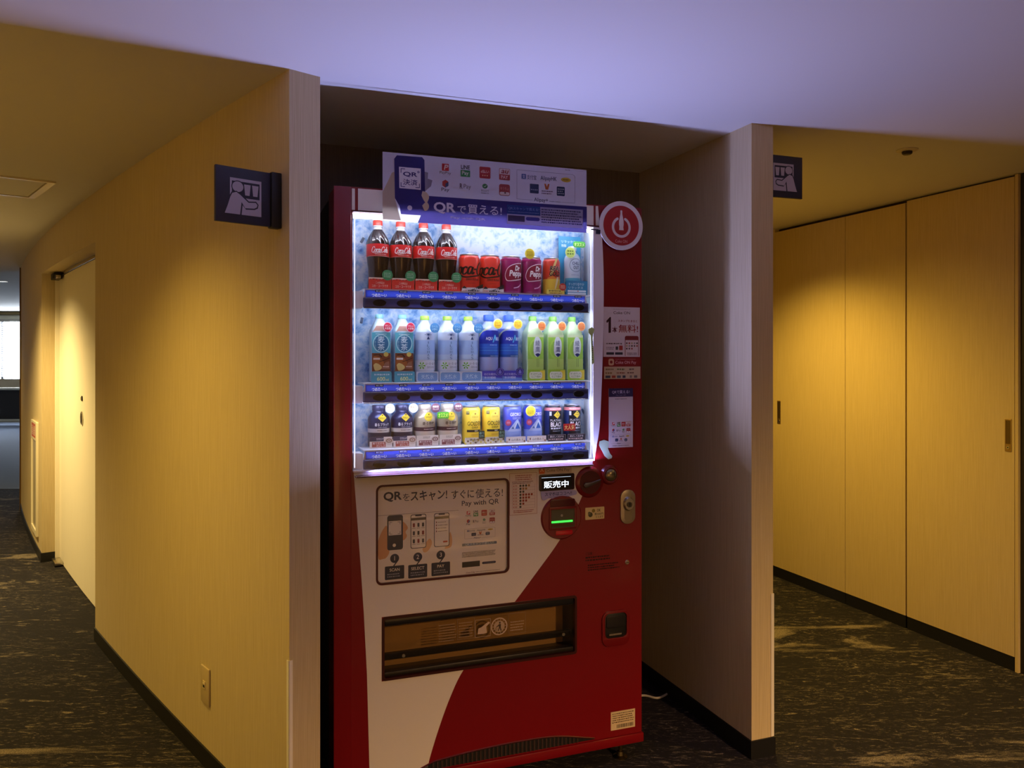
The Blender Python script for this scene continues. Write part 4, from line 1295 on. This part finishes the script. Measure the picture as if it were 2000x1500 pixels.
def cola_bottle(t):
    prof = [(26, 0), (30, 3), (31, 12), (30, 24), (28.5, 36), (28.5, 50), (29.5, 66), (31.5, 82), (33.3, 97), (33.6, 100)]
    m = M(); m.lathe(prof, COLA, 40); m.build('bottle_body', t)
    sh = [(33.6, 138), (32.6, 146)] + [(32.6 - 20 * ((z - 146) / 38) ** 1.25, z) for z in range(150, 186, 3)]
    m = M(); m.lathe([(r, z) for r, z in sh], SHOULDER, 88, swirl); m.build('bottle_shoulder', t, ang=80)
    m = M(); m.lathe([(13.2, 184), (12.6, 190), (14.8, 193), (14.8, 195), (12.8, 196)], mat('#d4d8e4', 0.15), 28); m.build('bottle_neck', t)
    m = M(); m.lathe([(14.4, 196.2), (14.6, 198), (14.4, 209), (13.4, 211)], mat('#d23a2a', 0.35), 36, lambda a, z: 1 + 0.012 * math.cos(24 * a)); m.build('bottle_cap', t)
    m = M(); m.lathe([(33.8, 100), (34.1, 102), (34.1, 136), (33.8, 138)], mat('#cc1f1f', 0.3), 40, cap=False); lb = m.build('label_band', t)
    d = D(); script(d, -25, (112, 129), 54, '#ffffff', 3, wt=0.15); d.greek(-14, 20, 103.5, 108.5, 1, '#f0b0a8', 2); d.rect(-40, 40, 100.6, 101.4, '#e8d0c8', 2)
    d.build('lettering', lb, wrap=34.1)
    c = card(t, '#dc3524', 36)
    d = D(); d.poly([(-33, 30), (-20, 33), (0, 31), (18, 33), (33, 31), (33, 36), (-33, 36)], '#f4ddc8', 1)
    for k in range(7): d.rect(-31 + 9.5 * k, -27 + 9.5 * k, 29.5, 31.5, '#5a2418', 2)
    d.text('この商品は', -13, 13, 17, 24, '#fbe6d4', 2, 0.006); d.text('コカ・コーラです', -24, 24, 7, 15, '#fbe6d4', 2, 0.01)
    d.build('lettering', c, y=-37.05)
    badge(t, 22, 44, 16, '#3c9c62', None, '#a8dcb8', -38.5, rows=3)


def can_body(t, c, r=33, h=121, c2=None, zs=None):
    m = M(); m.lathe([(r - 8, 0), (r - 5, 1.5), (r - 4, 3)], ALU, 40); m.build('can_base', t)
    m = M()
    pr = [(r - 3.5, 3), (r - 0.5, 7), (r, 10)]
    if c2:
        m.lathe(pr + [(r, zs)], mat(c2, 0.28, 0.0), 44, cap=False)
        m.lathe([(r, zs), (r, h - 13), (r - 1, h - 10), (r - 4, h - 5)], mat(c, 0.28, 0.0), 44, cap=False)
    else:
        m.lathe(pr + [(r, h - 13), (r - 1, h - 10), (r - 4, h - 5)], mat(c, 0.28, 0.0), 44)
    b = m.build('can_body', t)
    m = M(); m.lathe([(r - 4, h - 5), (r - 3.4, h - 4), (r - 3.2, h - 1.5), (r - 4.2, h), (r - 5.5, h - 0.5), (r - 6.5, h - 4)], ALU, 40); m.build('can_rim', t)
    return b


def zero_can(t):
    b = can_body(t, '#e03a28')
    d = D(); script(d, -54, (57, 97), 152, '#1a0a0a', 3, 'oca-Cola', 0.15); d.text('ZERO SUGAR', -20, 26, 38, 44, '#2a0a08', 3, 0.03)
    d.greek(-12, 12, 28, 30, 1, '#8c1812', 2); d.build('lettering', b, wrap=33)
    c = card(t, '#e8e0da', 15, 68)
    d = D(); d.poly([(-10, 5), (34, 14), (34, 27), (8, 14)], '#1c1a1c', 1); d.poly([(-34, 12), (-18, 12), (-26, 20)], '#1c1a1c', 1); d.greek(-14, 22, 9, 15, 1, '#f0ece8', 2, 0.7, 2); d.greek(-14, 22, 2, 8, 1, '#2c2828', 2, 0.7, 3); d.greek(-32, -16, 3, 7, 1, '#c8503c', 2)
    d.build('lettering', c, y=-37.05)


def pepper_can(t):
    b = can_body(t, '#8e1058')
    d = D(rough=0.35)
    d.poly([(-52, 120 - 14), (52, 120 - 14), (52, 112), (-52, 112)], '#b01a6c', 1)
    d.poly(spline([(-27, 44), (-31, 60), (-20, 84), (4, 96), (34, 99), (52, 96), (52, 58), (30, 47), (0, 41), (-20, 40), (-27, 44)], 5)[:-1], '#f4ecf0', 2)
    d.poly(spline([(-25, 46), (-29, 60), (-19, 82), (4, 93.5), (34, 96.5), (52, 93), (52, 60), (30, 50), (0, 44), (-19, 42.5), (-25, 46)], 5)[:-1], '#8c1238', 3)
    d.text('Dr', 2, 20, 73, 90, '#ffffff', 5, 0.05, 0.15); d.text('Pepper', -17, 40, 50, 75, '#ffffff', 5, 0.04, 0.12)
    d.ribbon([(-2, 18), (14, 22), (28, 32)], 4, '#f0c8e0', 3, True, 0.2)
    d.build('lettering', b, wrap=33)


def gold_can(t):
    b = can_body(t, '#cc3a22', 28.5, 122, '#f0cc48', 52)
    d = D(); d.poly([(-9, 62), (12, 119), (4, 119), (-18, 62)], '#f2dc8c', 1); d.poly([(8, 58), (18, 58), (4, 20), (0, 20)], '#f6ecc0', 1)
    d.poly([(-24, 52), (24, 52), (24, 60), (8, 54), (-6, 62), (-24, 56)], '#e88a34', 1)
    d.text('REAL', -16, 22, 79, 94, '#1c1414', 4, 0.03, 0.15); d.text('GOLD', -18, 20, 62, 77, '#1c1414', 4, 0.03, 0.15); d.text('REAL', -16.5, 21.5, 78.4, 94.4, '#f6ecd8', 2, 0.06, 0.15)
    d.build('lettering', b, wrap=28.5)
    c = card(t, '#ecd45c', 18, 62); d = D(); d.greek(-24, 24, 9.5, 15, 1, '#6a4a1c', 2, 0.7, 6); d.greek(-22, 26, 3, 8, 1, '#8c6a24', 2, 0.7, 7); d.build('lettering', c, y=-37.05)
    badge(t, 24, 26, 12, '#c8342c', None, '#f4d0b8', -38.5, rows=3)


def chill_bottle(t):
    m = M(); m.box(-40, 40, 20, 21, 0.3, 200, mat('#2c8cb4', 0.45)); bk = m.build('backing_card', t)
    m = M(); m.lathe([(20, 12), (25, 14), (27, 24), (27, 120), (25, 128)], mat('#c4d4e4', 0.2), 40); b = m.build('bottle_body', t)
    m = M(); m.lathe([(25, 128), (21, 136), (14, 142), (12, 150)], mat('#b4d0e6', 0.15), 36); m.build('bottle_shoulder', t)
    m = M(); m.lathe([(14, 150), (14, 162), (13, 164)], mat('#dfe9f2', 0.35), 30); m.build('bottle_cap', t)
    d = D(); d.ring(2, 100, 20.5, 22, '#4a6488', 2); d.text('CHILL', -11, 16, 101, 111, '#2c4470', 3, 0.02); d.text('OUT', -7, 13, 87, 98, '#2c4470', 3, 0.02); d.greek(-14, 14, 66, 70, 1, '#8ca0c0', 2); d.rect(-40, 40, 46, 58, '#4aa8c8', 1); d.rect(-40, 40, 26, 46, '#2c7c9c', 1)
    d.build('lettering', b, wrap=27)
    c = card(t, '#1f7fa8', 48, 76); d = D(); d.rr(-33, 33, 3, 9, 2, '#e8f4f8', 1); d.rr(-33, 33, 11, 17, 2, '#e8f4f8', 1); d.text('すっきり爽やか', -30, 26, 32, 41, '#cfeaf4', 2, 0.008); d.text('リラックス', -30, 22, 21, 29, '#cfeaf4', 2, 0.008); d.dot(4, 14, 2, '#d04848', 2); d.build('lettering', c, y=-37.05)
    d = D(); d.text('リラックス', -30, 22, 178, 187, '#e8f6fc', 2, 0.01); d.text('特製', -30, -12, 164, 174, '#e8f6fc', 2, 0.01); d.build('lettering', bk, y=19.9)
    badge(t, -20, 140, 18, '#c8e070', None, '#5a7a28', -30, rim='#e4f0b0')
    m = M(); m.prism(rrect(-12, 32, 157, 177, 8), -34, -33.3, mat('#48a032', 0.45)); g = m.build('green_tag', t); d = D(); d.text('オススメ', -8, 28, 161, 172, '#e8f4a0', 2, 0.02); d.build('lettering', g, y=-34.05)


def square_bottle(t, body, cap, neck, h=205, hw=31, body_mat=None):
    m = M(); m.loft([(hw - 5, 6, 0), (hw, 9, 4), (hw, 9, 150), (hw - 1.5, 9, 158), (hw - 12, 10, 178), (13, 12.9, 190), (12.6, 12.5, 193)], body_mat or mat(body, 0.25), 5); b = m.build('bottle_body', t)
    m = M(); m.lathe([(14.2, 193.2), (14.4, 195), (14.2, h - 2), (13, h)], mat(cap, 0.35), 34, lambda a, z: 1 + 0.012 * math.cos(24 * a)); m.build('bottle_cap', t)
    return b


def barley_tea(t):
    b = square_bottle(t, '#b8cfe0', '#8cc8d2', None)
    d = D()
    d.rect(-30.5, 30.5, 92, 150, '#58b6cc', 1); d.rect(-30.5, 30.5, 88, 94, '#5cb4cc', 2); d.ring(0, 117, 25, 27, '#cfeaf0', 3); d.dot(0, 117, 23.5, '#2a6c9c', 2)
    d.text('麦', -12, 12, 118, 139, '#d8ecf6', 4, 0.008); d.text('茶', -12, 12, 96, 116, '#d8ecf6', 4, 0.008); d.greek(-18, 18, 143, 147, 1, '#d8ecf6', 2)
    d.vtext('やかんの', -19, 5, 100, 134, '#a8d4e4', 4)
    d.rect(-30.5, 30.5, 34, 88, '#7c4226', 1); d.poly(spline([(-24, 80), (-28, 60), (-22, 44), (-10, 38), (4, 42), (10, 56), (2, 70), (-8, 76), (-24, 80)], 4)[:-1], '#a4602c', 2)
    d.poly(spline([(-26, 52), (-18, 58), (-6, 54), (2, 46), (-4, 38), (-20, 36), (-26, 52)], 4)[:-1], '#e2cc82', 3); d.ribbon([(-24, 82), (-8, 84), (2, 76)], 5, '#2c1810', 3); d.dot(16, 84, 8, '#d8c468', 3, 7); d.ribbon([(-6, 62), (14, 68), (28, 74)], 3, '#2c1810', 4); d.poly([(0, 40), (14, 60), (26, 64), (28, 40)], '#9c6c58', 2); d.greek(6, 26, 44, 50, 1, '#f0d8c8', 4)
    d.rect(-26, -4, 68, 74, '#e8d8d0', 3)
    d.build('label_print', b, y=-31.05)
    d = D(); d.poly([(-27, 152), (27, 152), (16, 170), (-16, 170)], '#c89a8c', 1); d.build('shoulder_print', b, y=-30)
    c = card(t, '#52aac0', 32, 68); d = D(); d.greek(-24, 26, 20, 27, 1, '#d6f0f4', 2, 0.7, 4); d.text('600', -15, 12, 5, 17, '#f4f8a8', 2, 0.02); d.text('ml', 14, 24, 5, 12, '#f4f8a8', 2, 0.01); d.build('lettering', c, y=-37.05)
    badge(t, 20, 166, 15, '#c41840', ['うれしい', '大容量'], '#f6d8dc', -39, '#e8c8d8')


WATER = mat('#a9c6f0', 0.12, coat=0.6)


def water_bottle(t):
    m = M(); m.lathe([(26, 0), (30, 4), (31, 10), (31, 60), (30, 66), (31, 72), (31, 140), (29, 156), (22, 172), (14, 182), (12.6, 186), (12.6, 190)], mat('#d8e6fb', 0.14, coat=0.5), 44); b = m.build('bottle_body', t, ang=60)
    m = M(); m.lathe([(14.2, 190.2), (14.4, 192), (14.2, 201), (13, 203)], mat('#a4d24a', 0.35), 34, lambda a, z: 1 + 0.012 * math.cos(24 * a)); m.build('bottle_cap', t)
    d = D(); d.rect(-46, 46, 68, 152, '#a6c4f6', 1); d.rect(-46, 46, 128, 152, '#d2e0fb', 2); d.rect(-46, 46, 68, 84, '#c0d6f8', 2)
    X = 4
    for a in (20, 55, 90, 125, 160):
        d.ribbon([(X, 142), (X + 6 * math.cos(R(a)), 142 + 6 * math.sin(R(a))), (X + 12 * math.cos(R(a)), 142 + 7 * math.sin(R(a)))], 2.4, '#2c4c88', 3)
    d.poly([(X - 5, 130), (X + 5, 130), (X, 140)], '#2c4c88', 3)
    for i, ch in enumerate('ILOHAS'):
        z = 124 - i * 9.5; d.text(ch, X - (1.0 if ch == 'I' else 3.6), X + (1.0 if ch == 'I' else 3.6), z - 7.2, z, '#4a6cb0', 3)
    d.rect(-46, 46, 36, 66, '#e2e8f8', 1)
    for k in range(6): d.poly([(-16, 50), (-16 + 11 * math.cos(R(60 * k - 14)), 50 + 11 * math.sin(R(60 * k - 14))), (-16 + 11 * math.cos(R(60 * k + 14)), 50 + 11 * math.sin(R(60 * k + 14)))], '#6cb82c', 3)
    d.text('い・ろ・は・す', -4, 34, 52, 60, '#38405c', 3, 0.008); d.greek(0, 28, 42, 48, 2, '#8890b0', 2)
    d.build('label_print', b, wrap=31)
    c = card(t, '#dfe8f8', 32, 68); d = D(); d.rr(-31, 31, 3, 29, 6, '#7ea8dc', 1); d.text('天然水', -20, 20, 9, 23, '#d6ecfa', 2, 0.01); d.build('lettering', c, y=-37.05)
    badge(t, 22, 165, 15, '#4c90cc', ['ラベル', '水'], '#b0dcf4', -39)


def sports_bottle(t):
    m = M(); m.lathe([(26, 0), (30, 4), (31.5, 12), (31.5, 150), (30, 160), (22, 176), (15, 186), (13, 190)], mat('#a8b6ec', 0.15, coat=0.5), 44); b = m.build('bottle_body', t, ang=60)
    m = M(); m.lathe([(16, 190.2), (17, 192), (16.6, 208), (15, 210)], mat('#4a70d8', 0.35), 34, lambda a, z: 1 + 0.012 * math.cos(24 * a)); m.build('bottle_cap', t)
    d = D(); d.rect(-47, 47, 118, 160, '#1c2ea8', 1); d.rect(-47, 47, 84, 118, '#2c60c8', 1); d.rect(-47, 47, 76, 84, '#1f50a0', 1); d.poly([(-47, 138), (-47, 148), (-4, 166), (-20, 166)], '#e6ecb0', 2); d.poly([(-47, 148), (-47, 166), (-6, 166)], '#5a6cc8', 2)
    d.text('AQU', -19, 2, 128, 139, '#f2f6ff', 3, 0.015); d.poly([(2, 122), (10, 146), (14, 146), (7, 122)], '#58b4e4', 3); d.poly([(9, 146), (13, 128), (18, 128), (13, 146)], '#58b4e4', 3); d.text('RIUS', 17, 42, 128, 139, '#f2f6ff', 3, 0.015)
    d.rect(-47, 47, 96, 97.5, '#58a4dc', 2); d.rect(-47, 47, 105, 106, '#4a8cd8', 2); d.greek(-6, 20, 112, 116, 1, '#c0d0f8', 2); d.greek(-4, 30, 78, 81, 1, '#c8dcf8', 2)
    d.build('label_print', b, wrap=31.5)
    c = card(t, '#5148c0', 33, 66); d = D(); d.poly([(-33, 2), (33, 2), (33, 10), (-33, 16)], '#6c90d8', 1); d.text('のどの渇きに', -27, 16, 19, 26, '#eceaff', 2, 0.01); d.text('水分補給', -27, 12, 8, 16, '#eceaff', 2, 0.01); d.build('lettering', c, y=-37.05)
    m = M(); m.prism([(25 + 14 * math.cos(R(30 + 60 * k)), 30 + 14 * math.sin(R(30 + 60 * k))) for k in range(6)], -39, -38.2, mat('#38309c', 0.4)); g = m.build('hexagon_badge', t)
    d = D(); d.ring(25, 30, 9.5, 10.3, '#c8c4f0', 2); d.poly(spline([(25, 38), (20, 29), (22, 24), (28, 24), (30, 29), (25, 38)], 4)[:-1], '#8c90e0', 2); d.build('emblem', g, y=-39.05)
    badge(t, 18, 180, 15.5, '#f2d440', None, '#d07020', -39, rim='#f4ecb0', rows=3)


def green_tea(t):
    b = square_bottle(t, '#cfe4c0', '#86cc58', None, 208, 30.5, mat('#d2ebba', 0.2, coat=0.4))
    d = D()
    d.rect(-30, 30, 36, 148, '#a2d655', 1); d.rect(-30, 30, 36, 70, '#bcdc74', 2); d.rect(-30, 30, 140, 148, '#d8e8b8', 2)
    d.ring(2, 102, 22, 28, '#b4e05c', 3, 60, 300, 30, 1.2); d.poly(spline([(-8, 116), (-2, 138), (10, 141), (20, 128), (22, 104), (14, 80), (0, 78), (-8, 92), (-8, 116)], 4)[:-1], '#e4ecf0', 4)
    d.text('綾', -1, 16, 112, 130, '#2c3c80', 5, 0.003); d.text('鷹', -1, 16, 92, 110, '#2c3c80', 5, 0.0); d.poly([(-2, 84), (8, 76), (18, 84), (12, 88), (4, 88)], '#1c2c74', 5); d.vtext('急須のにごり', -9, 4, 88, 126, '#5a7c58', 4); d.rect(5, 6, 44, 72, '#3c5c38', 4); d.rect(11, 12, 44, 72, '#3c5c38', 4)
    d.build('label_print', b, y=-30.55)
    c = card(t, '#a8cc40', 36, 66); d = D(); d.rect(14, 33, 3, 33, '#f0dc4c', 1); d.rr(-27, 22, 7, 29, 8, '#f4f6e4', 2); d.text('すっきりした', -22, 18, 19, 25, '#5c8a28', 3, 0.01); d.text('にごり旨み', -18, 16, 10, 17, '#5c8a28', 3, 0.01); d.build('lettering', c, y=-37.05)
    badge(t, 20, 176, 15.5, '#e88c50', None, '#c05a28', -39, rim='#f6dcb8', rows=3)


def coffee_bottle(t, dark):
    c1, c2 = ('#23264a', '#d8cfc0') if dark else ('#b9ab92', '#b9ab92')
    m = M(); m.lathe([(28, 0), (32, 4), (33, 8), (33, 46)], mat('#2c2c3c' if dark else '#d8cbb8', 0.3, 0.3), 44, cap=False); m.lathe([(28, 0), (0.1, 0)], ALU, 44, cap=False)
    m.lathe([(33, 46), (33, 58)], mat('#d0c8c0' if dark else '#4a2c34', 0.3, 0.3), 44, cap=False); m.lathe([(33, 58), (33, 84), (31, 92), (22, 104), (19.5, 107), (19, 110)], mat(c1, 0.3, 0.35), 44); b = m.build('bottle_body', t, ang=60)
    m = M(); m.lathe([(19.4, 110.2), (20, 112), (20, 125), (18.6, 127)], mat('#3a3c5c' if dark else '#e4d8c8', 0.35, 0.3), 36, lambda a, z: 1 + 0.01 * math.cos(28 * a)); m.build('bottle_cap', t)
    d = D()
    d.poly([(5, 78), (19, 90), (5, 103), (-9, 90)] if dark else circ(5, 90, 13.5, 24), '#ecd040', 2); d.dot(5, 98 if dark else 97, 2, '#5a4418', 3); d.greek(-4, 14, 86, 92, 2, '#8c7428', 3)
    d.text('香るブラック' if dark else '香る微糖', -18 if dark else -14, 28 if dark else 24, 65, 75, '#f0eef4' if dark else '#3a2c28', 3, 0.012); d.greek(-8, 22, 60, 63, 1, '#c0c0d0' if dark else '#6a5a4c', 2); d.greek(-10, 22, 50, 54, 1, '#5a4c44' if dark else '#d8c8c0', 2)
    d.build('label_print', b, wrap=33)
    c = card(t, '#efe4d8', 34, 68); d = D()
    d.rect(-34, 8, 21, 34, '#34344c' if dark else '#e8dccc', 1); d.greek(-14, 8, 24, 31, 2, '#d8d4dc' if dark else '#9c8c7c', 2); d.rr(-27, 14, 4, 19, 1, '#a8503c' if dark else '#8c4c4c', 1); d.text('香り広がる', -25, 10, 12, 18, '#f8ece4', 2, 0.008); d.text('おいしさ', -14, 12, 5, 11, '#f8ece4', 2, 0.008)
    d.dot(24, 20, 13, '#e0cfc0', 1, 11); d.dot(24, 22, 9.5, '#a88468' if dark else '#8c6c60', 2, 6.5); d.ring(24, 22, 3, 5, '#e8d8c8', 3, k=0.7)
    d.build('lettering', c, y=-37.05)
    if dark: badge(t, 27, 118, 14, '#d8ccb0', ['高級豆', 'ブレンド'], '#5c4a34', -38.5, '#efe6d4')
    else: badge(t, 25, 117, 14, '#5a3844', ['高級豆', 'ブレンド'], '#e0ccd0', -38.5)


def golden_can(t):
    b = can_body(t, '#ecc83c', 29, 119)
    d = D(); d.poly(circ(5, 84, 17, 24), '#f0d458', 1); d.dot(5, 95, 2.6, '#8c5c18', 2); d.greek(-6, 16, 82, 88, 2, '#c09a30', 2); d.text('GOLDEN', -20, 30, 58, 71, '#3c2c10', 3, 0.008); d.text('DRIP', -6, 16, 49, 55, '#6a4c18', 3, 0.008); d.rect(-22, 28, 38, 45, '#1c1610', 2); d.text('微糖', 2, 14, 39, 44, '#f0e8d0', 3, 0.01); d.greek(-8, 18, 26, 32, 2, '#c08c28', 2)
    d.rect(-24, -14, 93, 103, '#2c2416', 2); d.greek(-23, -15, 95, 102, 2, '#e8d890', 3); d.build('label_print', b, wrap=29)
    c = card(t, '#e6dcc4', 22, 63); d = D()
    for k in range(8): d.dot(-30 + 8.4 * k, 4 + (k * 7) % 13, 3.2, ('#d8c050', '#6a5038', '#c8a848')[k % 3], 1, n=8)
    d.text('黄金の', -16, 14, 12, 19, '#5c4c14', 2, 0.01); d.text('コク', -6, 12, 4, 11, '#5c4c14', 2, 0.01); d.build('lettering', c, y=-37.05)
    m = M(); m.prism(rrect(13, 32, 18, 42, 1), -38.6, -38, mat('#24342c', 0.4)); g = m.build('dark_tag', t); d = D(); d.text('香り', 15, 30, 31, 39, '#9cc4b0', 2, 0.01); d.greek(15, 30, 21, 29, 2, '#9cc4b0', 2); d.build('lettering', g, y=-38.65)


def mountain_can(t):
    b = can_body(t, '#4a54c4', 30, 118, '#88a0e4', 40)
    d = D(); d.text('GEORGIA', -16, 32, 84, 95, '#f0f0fc', 3, 0.02); d.greek(-8, 24, 73, 81, 2, '#c0c4f0', 2)
    d.poly([(-24, 36), (4, 72), (10, 74), (36, 36)], '#b8c8f0', 2); d.poly([(-6, 44), (8, 70), (24, 44)], '#e0e8fa', 3); d.poly([(0, 44), (8, 64), (20, 44)], '#2c5cb4', 4); d.poly([(-12, 44), (-7, 52), (-3, 44)], '#4a6cb0', 4); d.rect(-40, 40, 24, 36, '#90a8e8', 2); d.build('label_print', b, wrap=30)
    c = card(t, '#e8dcd0', 20, 66); d = D()
    for k in range(8): d.dot(-30 + 8.4 * k, 4 + (k * 7) % 12, 3.2, ('#d0b088', '#8c5c40', '#d8c8a0')[k % 3], 1, n=8)
    d.rr(-20, 20, 2, 17, 3, '#f2e8de', 2); d.text('山の恵み', -15, 16, 6, 14, '#7c5c48', 3, 0.008); d.build('lettering', c, y=-37.05)
    m = M(); m.cyl(-24, 64, 10, -34, -33.3, mat('#b84a64', 0.4), 20); g = m.build('small_badge', t); d = D(); d.dot(-24, 64, 7.5, '#d05878', 1); d.greek(-29, -19, 61, 67, 2, '#f0c0c8', 2); d.build('lettering', g, y=-34.05)


def black_can(t):
    b = can_body(t, '#16171f', 29, 117)
    d = D(); d.rect(-44, 44, 98, 108, '#c8787c', 1); d.greek(-20, 24, 100, 106, 1, '#f0c8c8', 2); d.poly([(6, 72), (19, 84), (6, 97), (-7, 84)], '#e8c83c', 2); d.dot(6, 91, 2, '#4a3a14', 3); d.greek(0, 12, 82, 86, 1, '#8c7428', 3)
    d.rect(-44, -22, 20, 98, '#1c2a5c', 1); d.rect(-21, -14, 82, 95, '#c8ccd8', 2); d.text('PLATINUM', -18, 30, 63, 70, '#d8d4d8', 3, 0.008); d.text('BLACK', -17, 30, 46, 61, '#f2eef0', 3, 0.03); d.greek(-16, 28, 37, 44, 1, '#e0e0e8', 2, 0.8, 3); d.greek(-10, 20, 30, 34, 1, '#9ca0b4', 2); d.build('label_print', b, wrap=29)
    c = card(t, '#2a2428', 22, 64); d = D(); d.frame(-31.5, 31.5, 0.8, 21.5, 0.8, '#d8c8c8', 1); d.text('香ばしく広がる', -24, 24, 12, 18.5, '#f0e4e0', 2, 0.01); d.greek(-28, 28, 3, 10, 1, '#c8a8a0', 2, 0.7, 5); d.build('lettering', c, y=-37.05)


def copy_tree(o, parent=None):
    c = o.copy()
    COL.objects.link(c)
    if parent is not None:
        c.parent = parent
    for ch in list(o.children):
        copy_tree(ch, c)
    return c


ORD = ('first', 'second', 'third', 'fourth')


def row(build, name, what, where, group, cat, xs, shelf, *args):
    n = len(xs)
    proto = None
    for i, x in enumerate(xs):
        if n == 1: lab = '%s %s' % (what, where)
        elif n == 2: lab = '%s %s, %s of the pair' % (what, where, ('left', 'right')[i])
        else: lab = '%s from the left %s' % (ORD[i] + ' ' + what, where)
        if proto is None:
            o = drink(name, lab, group, cat); build(o, *args); proto = o
        else:
            o = copy_tree(proto); o['label'] = lab
        o.location = mpt(x + 3, 73, SHELF_Z[shelf])
        if build in (green_tea, barley_tea): o.scale = (0.91, 0.91, 1)
    return proto


TOPS, MIDS, LOWS = 'on the top shelf', 'on the middle shelf', 'on the bottom shelf'
row(cola_bottle, 'cola_bottle', 'red capped cola bottle', TOPS, 'cola bottles on the top shelf', 'bottle', [137, 207, 278, 351], 0)
row(zero_can, 'cola_can', 'red can with black script', TOPS, 'red cola cans', 'can', [425, 494], 0)
row(pepper_can, 'soda_can', 'maroon can with white outlined oval', TOPS, 'maroon soda cans', 'can', [565, 635], 0)
row(gold_can, 'energy_drink_can', 'slim red and yellow can with black letters', TOPS, 'slim cans', 'can', [706], 0)
row(chill_bottle, 'aluminium_bottle', 'pale bottle before a tall teal card', TOPS, 'tall bottles', 'bottle', [781], 0)
row(barley_tea, 'barley_tea_bottle', 'square tea bottle with red badge', MIDS, 'barley tea bottles', 'bottle', [142, 212], 1)
row(water_bottle, 'water_bottle', 'pale blue water bottle with green cap', MIDS, 'water bottles', 'bottle', [282, 354, 422], 1)
row(sports_bottle, 'sports_drink_bottle', 'deep blue labelled bottle with yellow badge', MIDS, 'sports drink bottles', 'bottle', [490, 557], 1)
row(green_tea, 'green_tea_bottle', 'green tea bottle with orange badge', MIDS, 'green tea bottles', 'bottle', [640, 711, 780], 1)
row(coffee_bottle, 'coffee_bottle', 'navy coffee bottle with yellow diamond', LOWS, 'navy coffee bottles', 'bottle', [140, 211], 2, True)
cb2 = row(coffee_bottle, 'coffee_bottle', 'beige coffee bottle with round brown badge', LOWS, 'beige coffee bottles', 'bottle', [282, 354], 2, False)
row(golden_can, 'coffee_can', 'yellow can with black band', LOWS, 'yellow coffee cans', 'can', [432, 498], 2)
row(mountain_can, 'coffee_can', 'blue can with white mountain', LOWS, 'blue coffee cans', 'can', [569, 640], 2)
row(black_can, 'coffee_can', 'black can with yellow diamond and pink top', LOWS, 'black coffee cans', 'can', [710, 780], 2)


# single extra tags that only one drink of a pair carries
def extra(x, shelf, x0, x1, z0, z1, c, txt, tc, y=-41):
    best = min((o for o in COL.objects if o.parent is None and o.get('category') in ('bottle', 'can')), key=lambda o: (o.location - mpt(x + 3, 73, SHELF_Z[shelf])).length)
    m = M(); m.prism(rrect(x0, x1, z0, z1, 3), y, y + 0.7, mat(c, 0.45)); g = m.build('promo_tag', best)
    d = D(); d.text(txt, x0 + 3, x1 - 3, z0 + 3.5, z1 - 3.5, tc, 2, 0.015); d.build('lettering', g, y=y - 0.05)
    return best


extra(354, 2, -42, -6, 84, 104, '#4aa82c', 'オススメ!', '#e8f870')
extra(780, 2, -48, -6, 33, 56, '#b8201c', '大人気', '#ffe890')
for x, shelf, bxc, z in ((635, 0, -20, 128), (640, 2, -22, 100)):
    best = min((o for o in COL.objects if o.parent is None and o.get('category') in ('bottle', 'can')), key=lambda o: (o.location - mpt(x + 3, 73, SHELF_Z[shelf])).length)
    badge(best, bxc, z, 17, '#ead43c', None, '#a88c1c', -40, rim='#f4e878', rows=4)
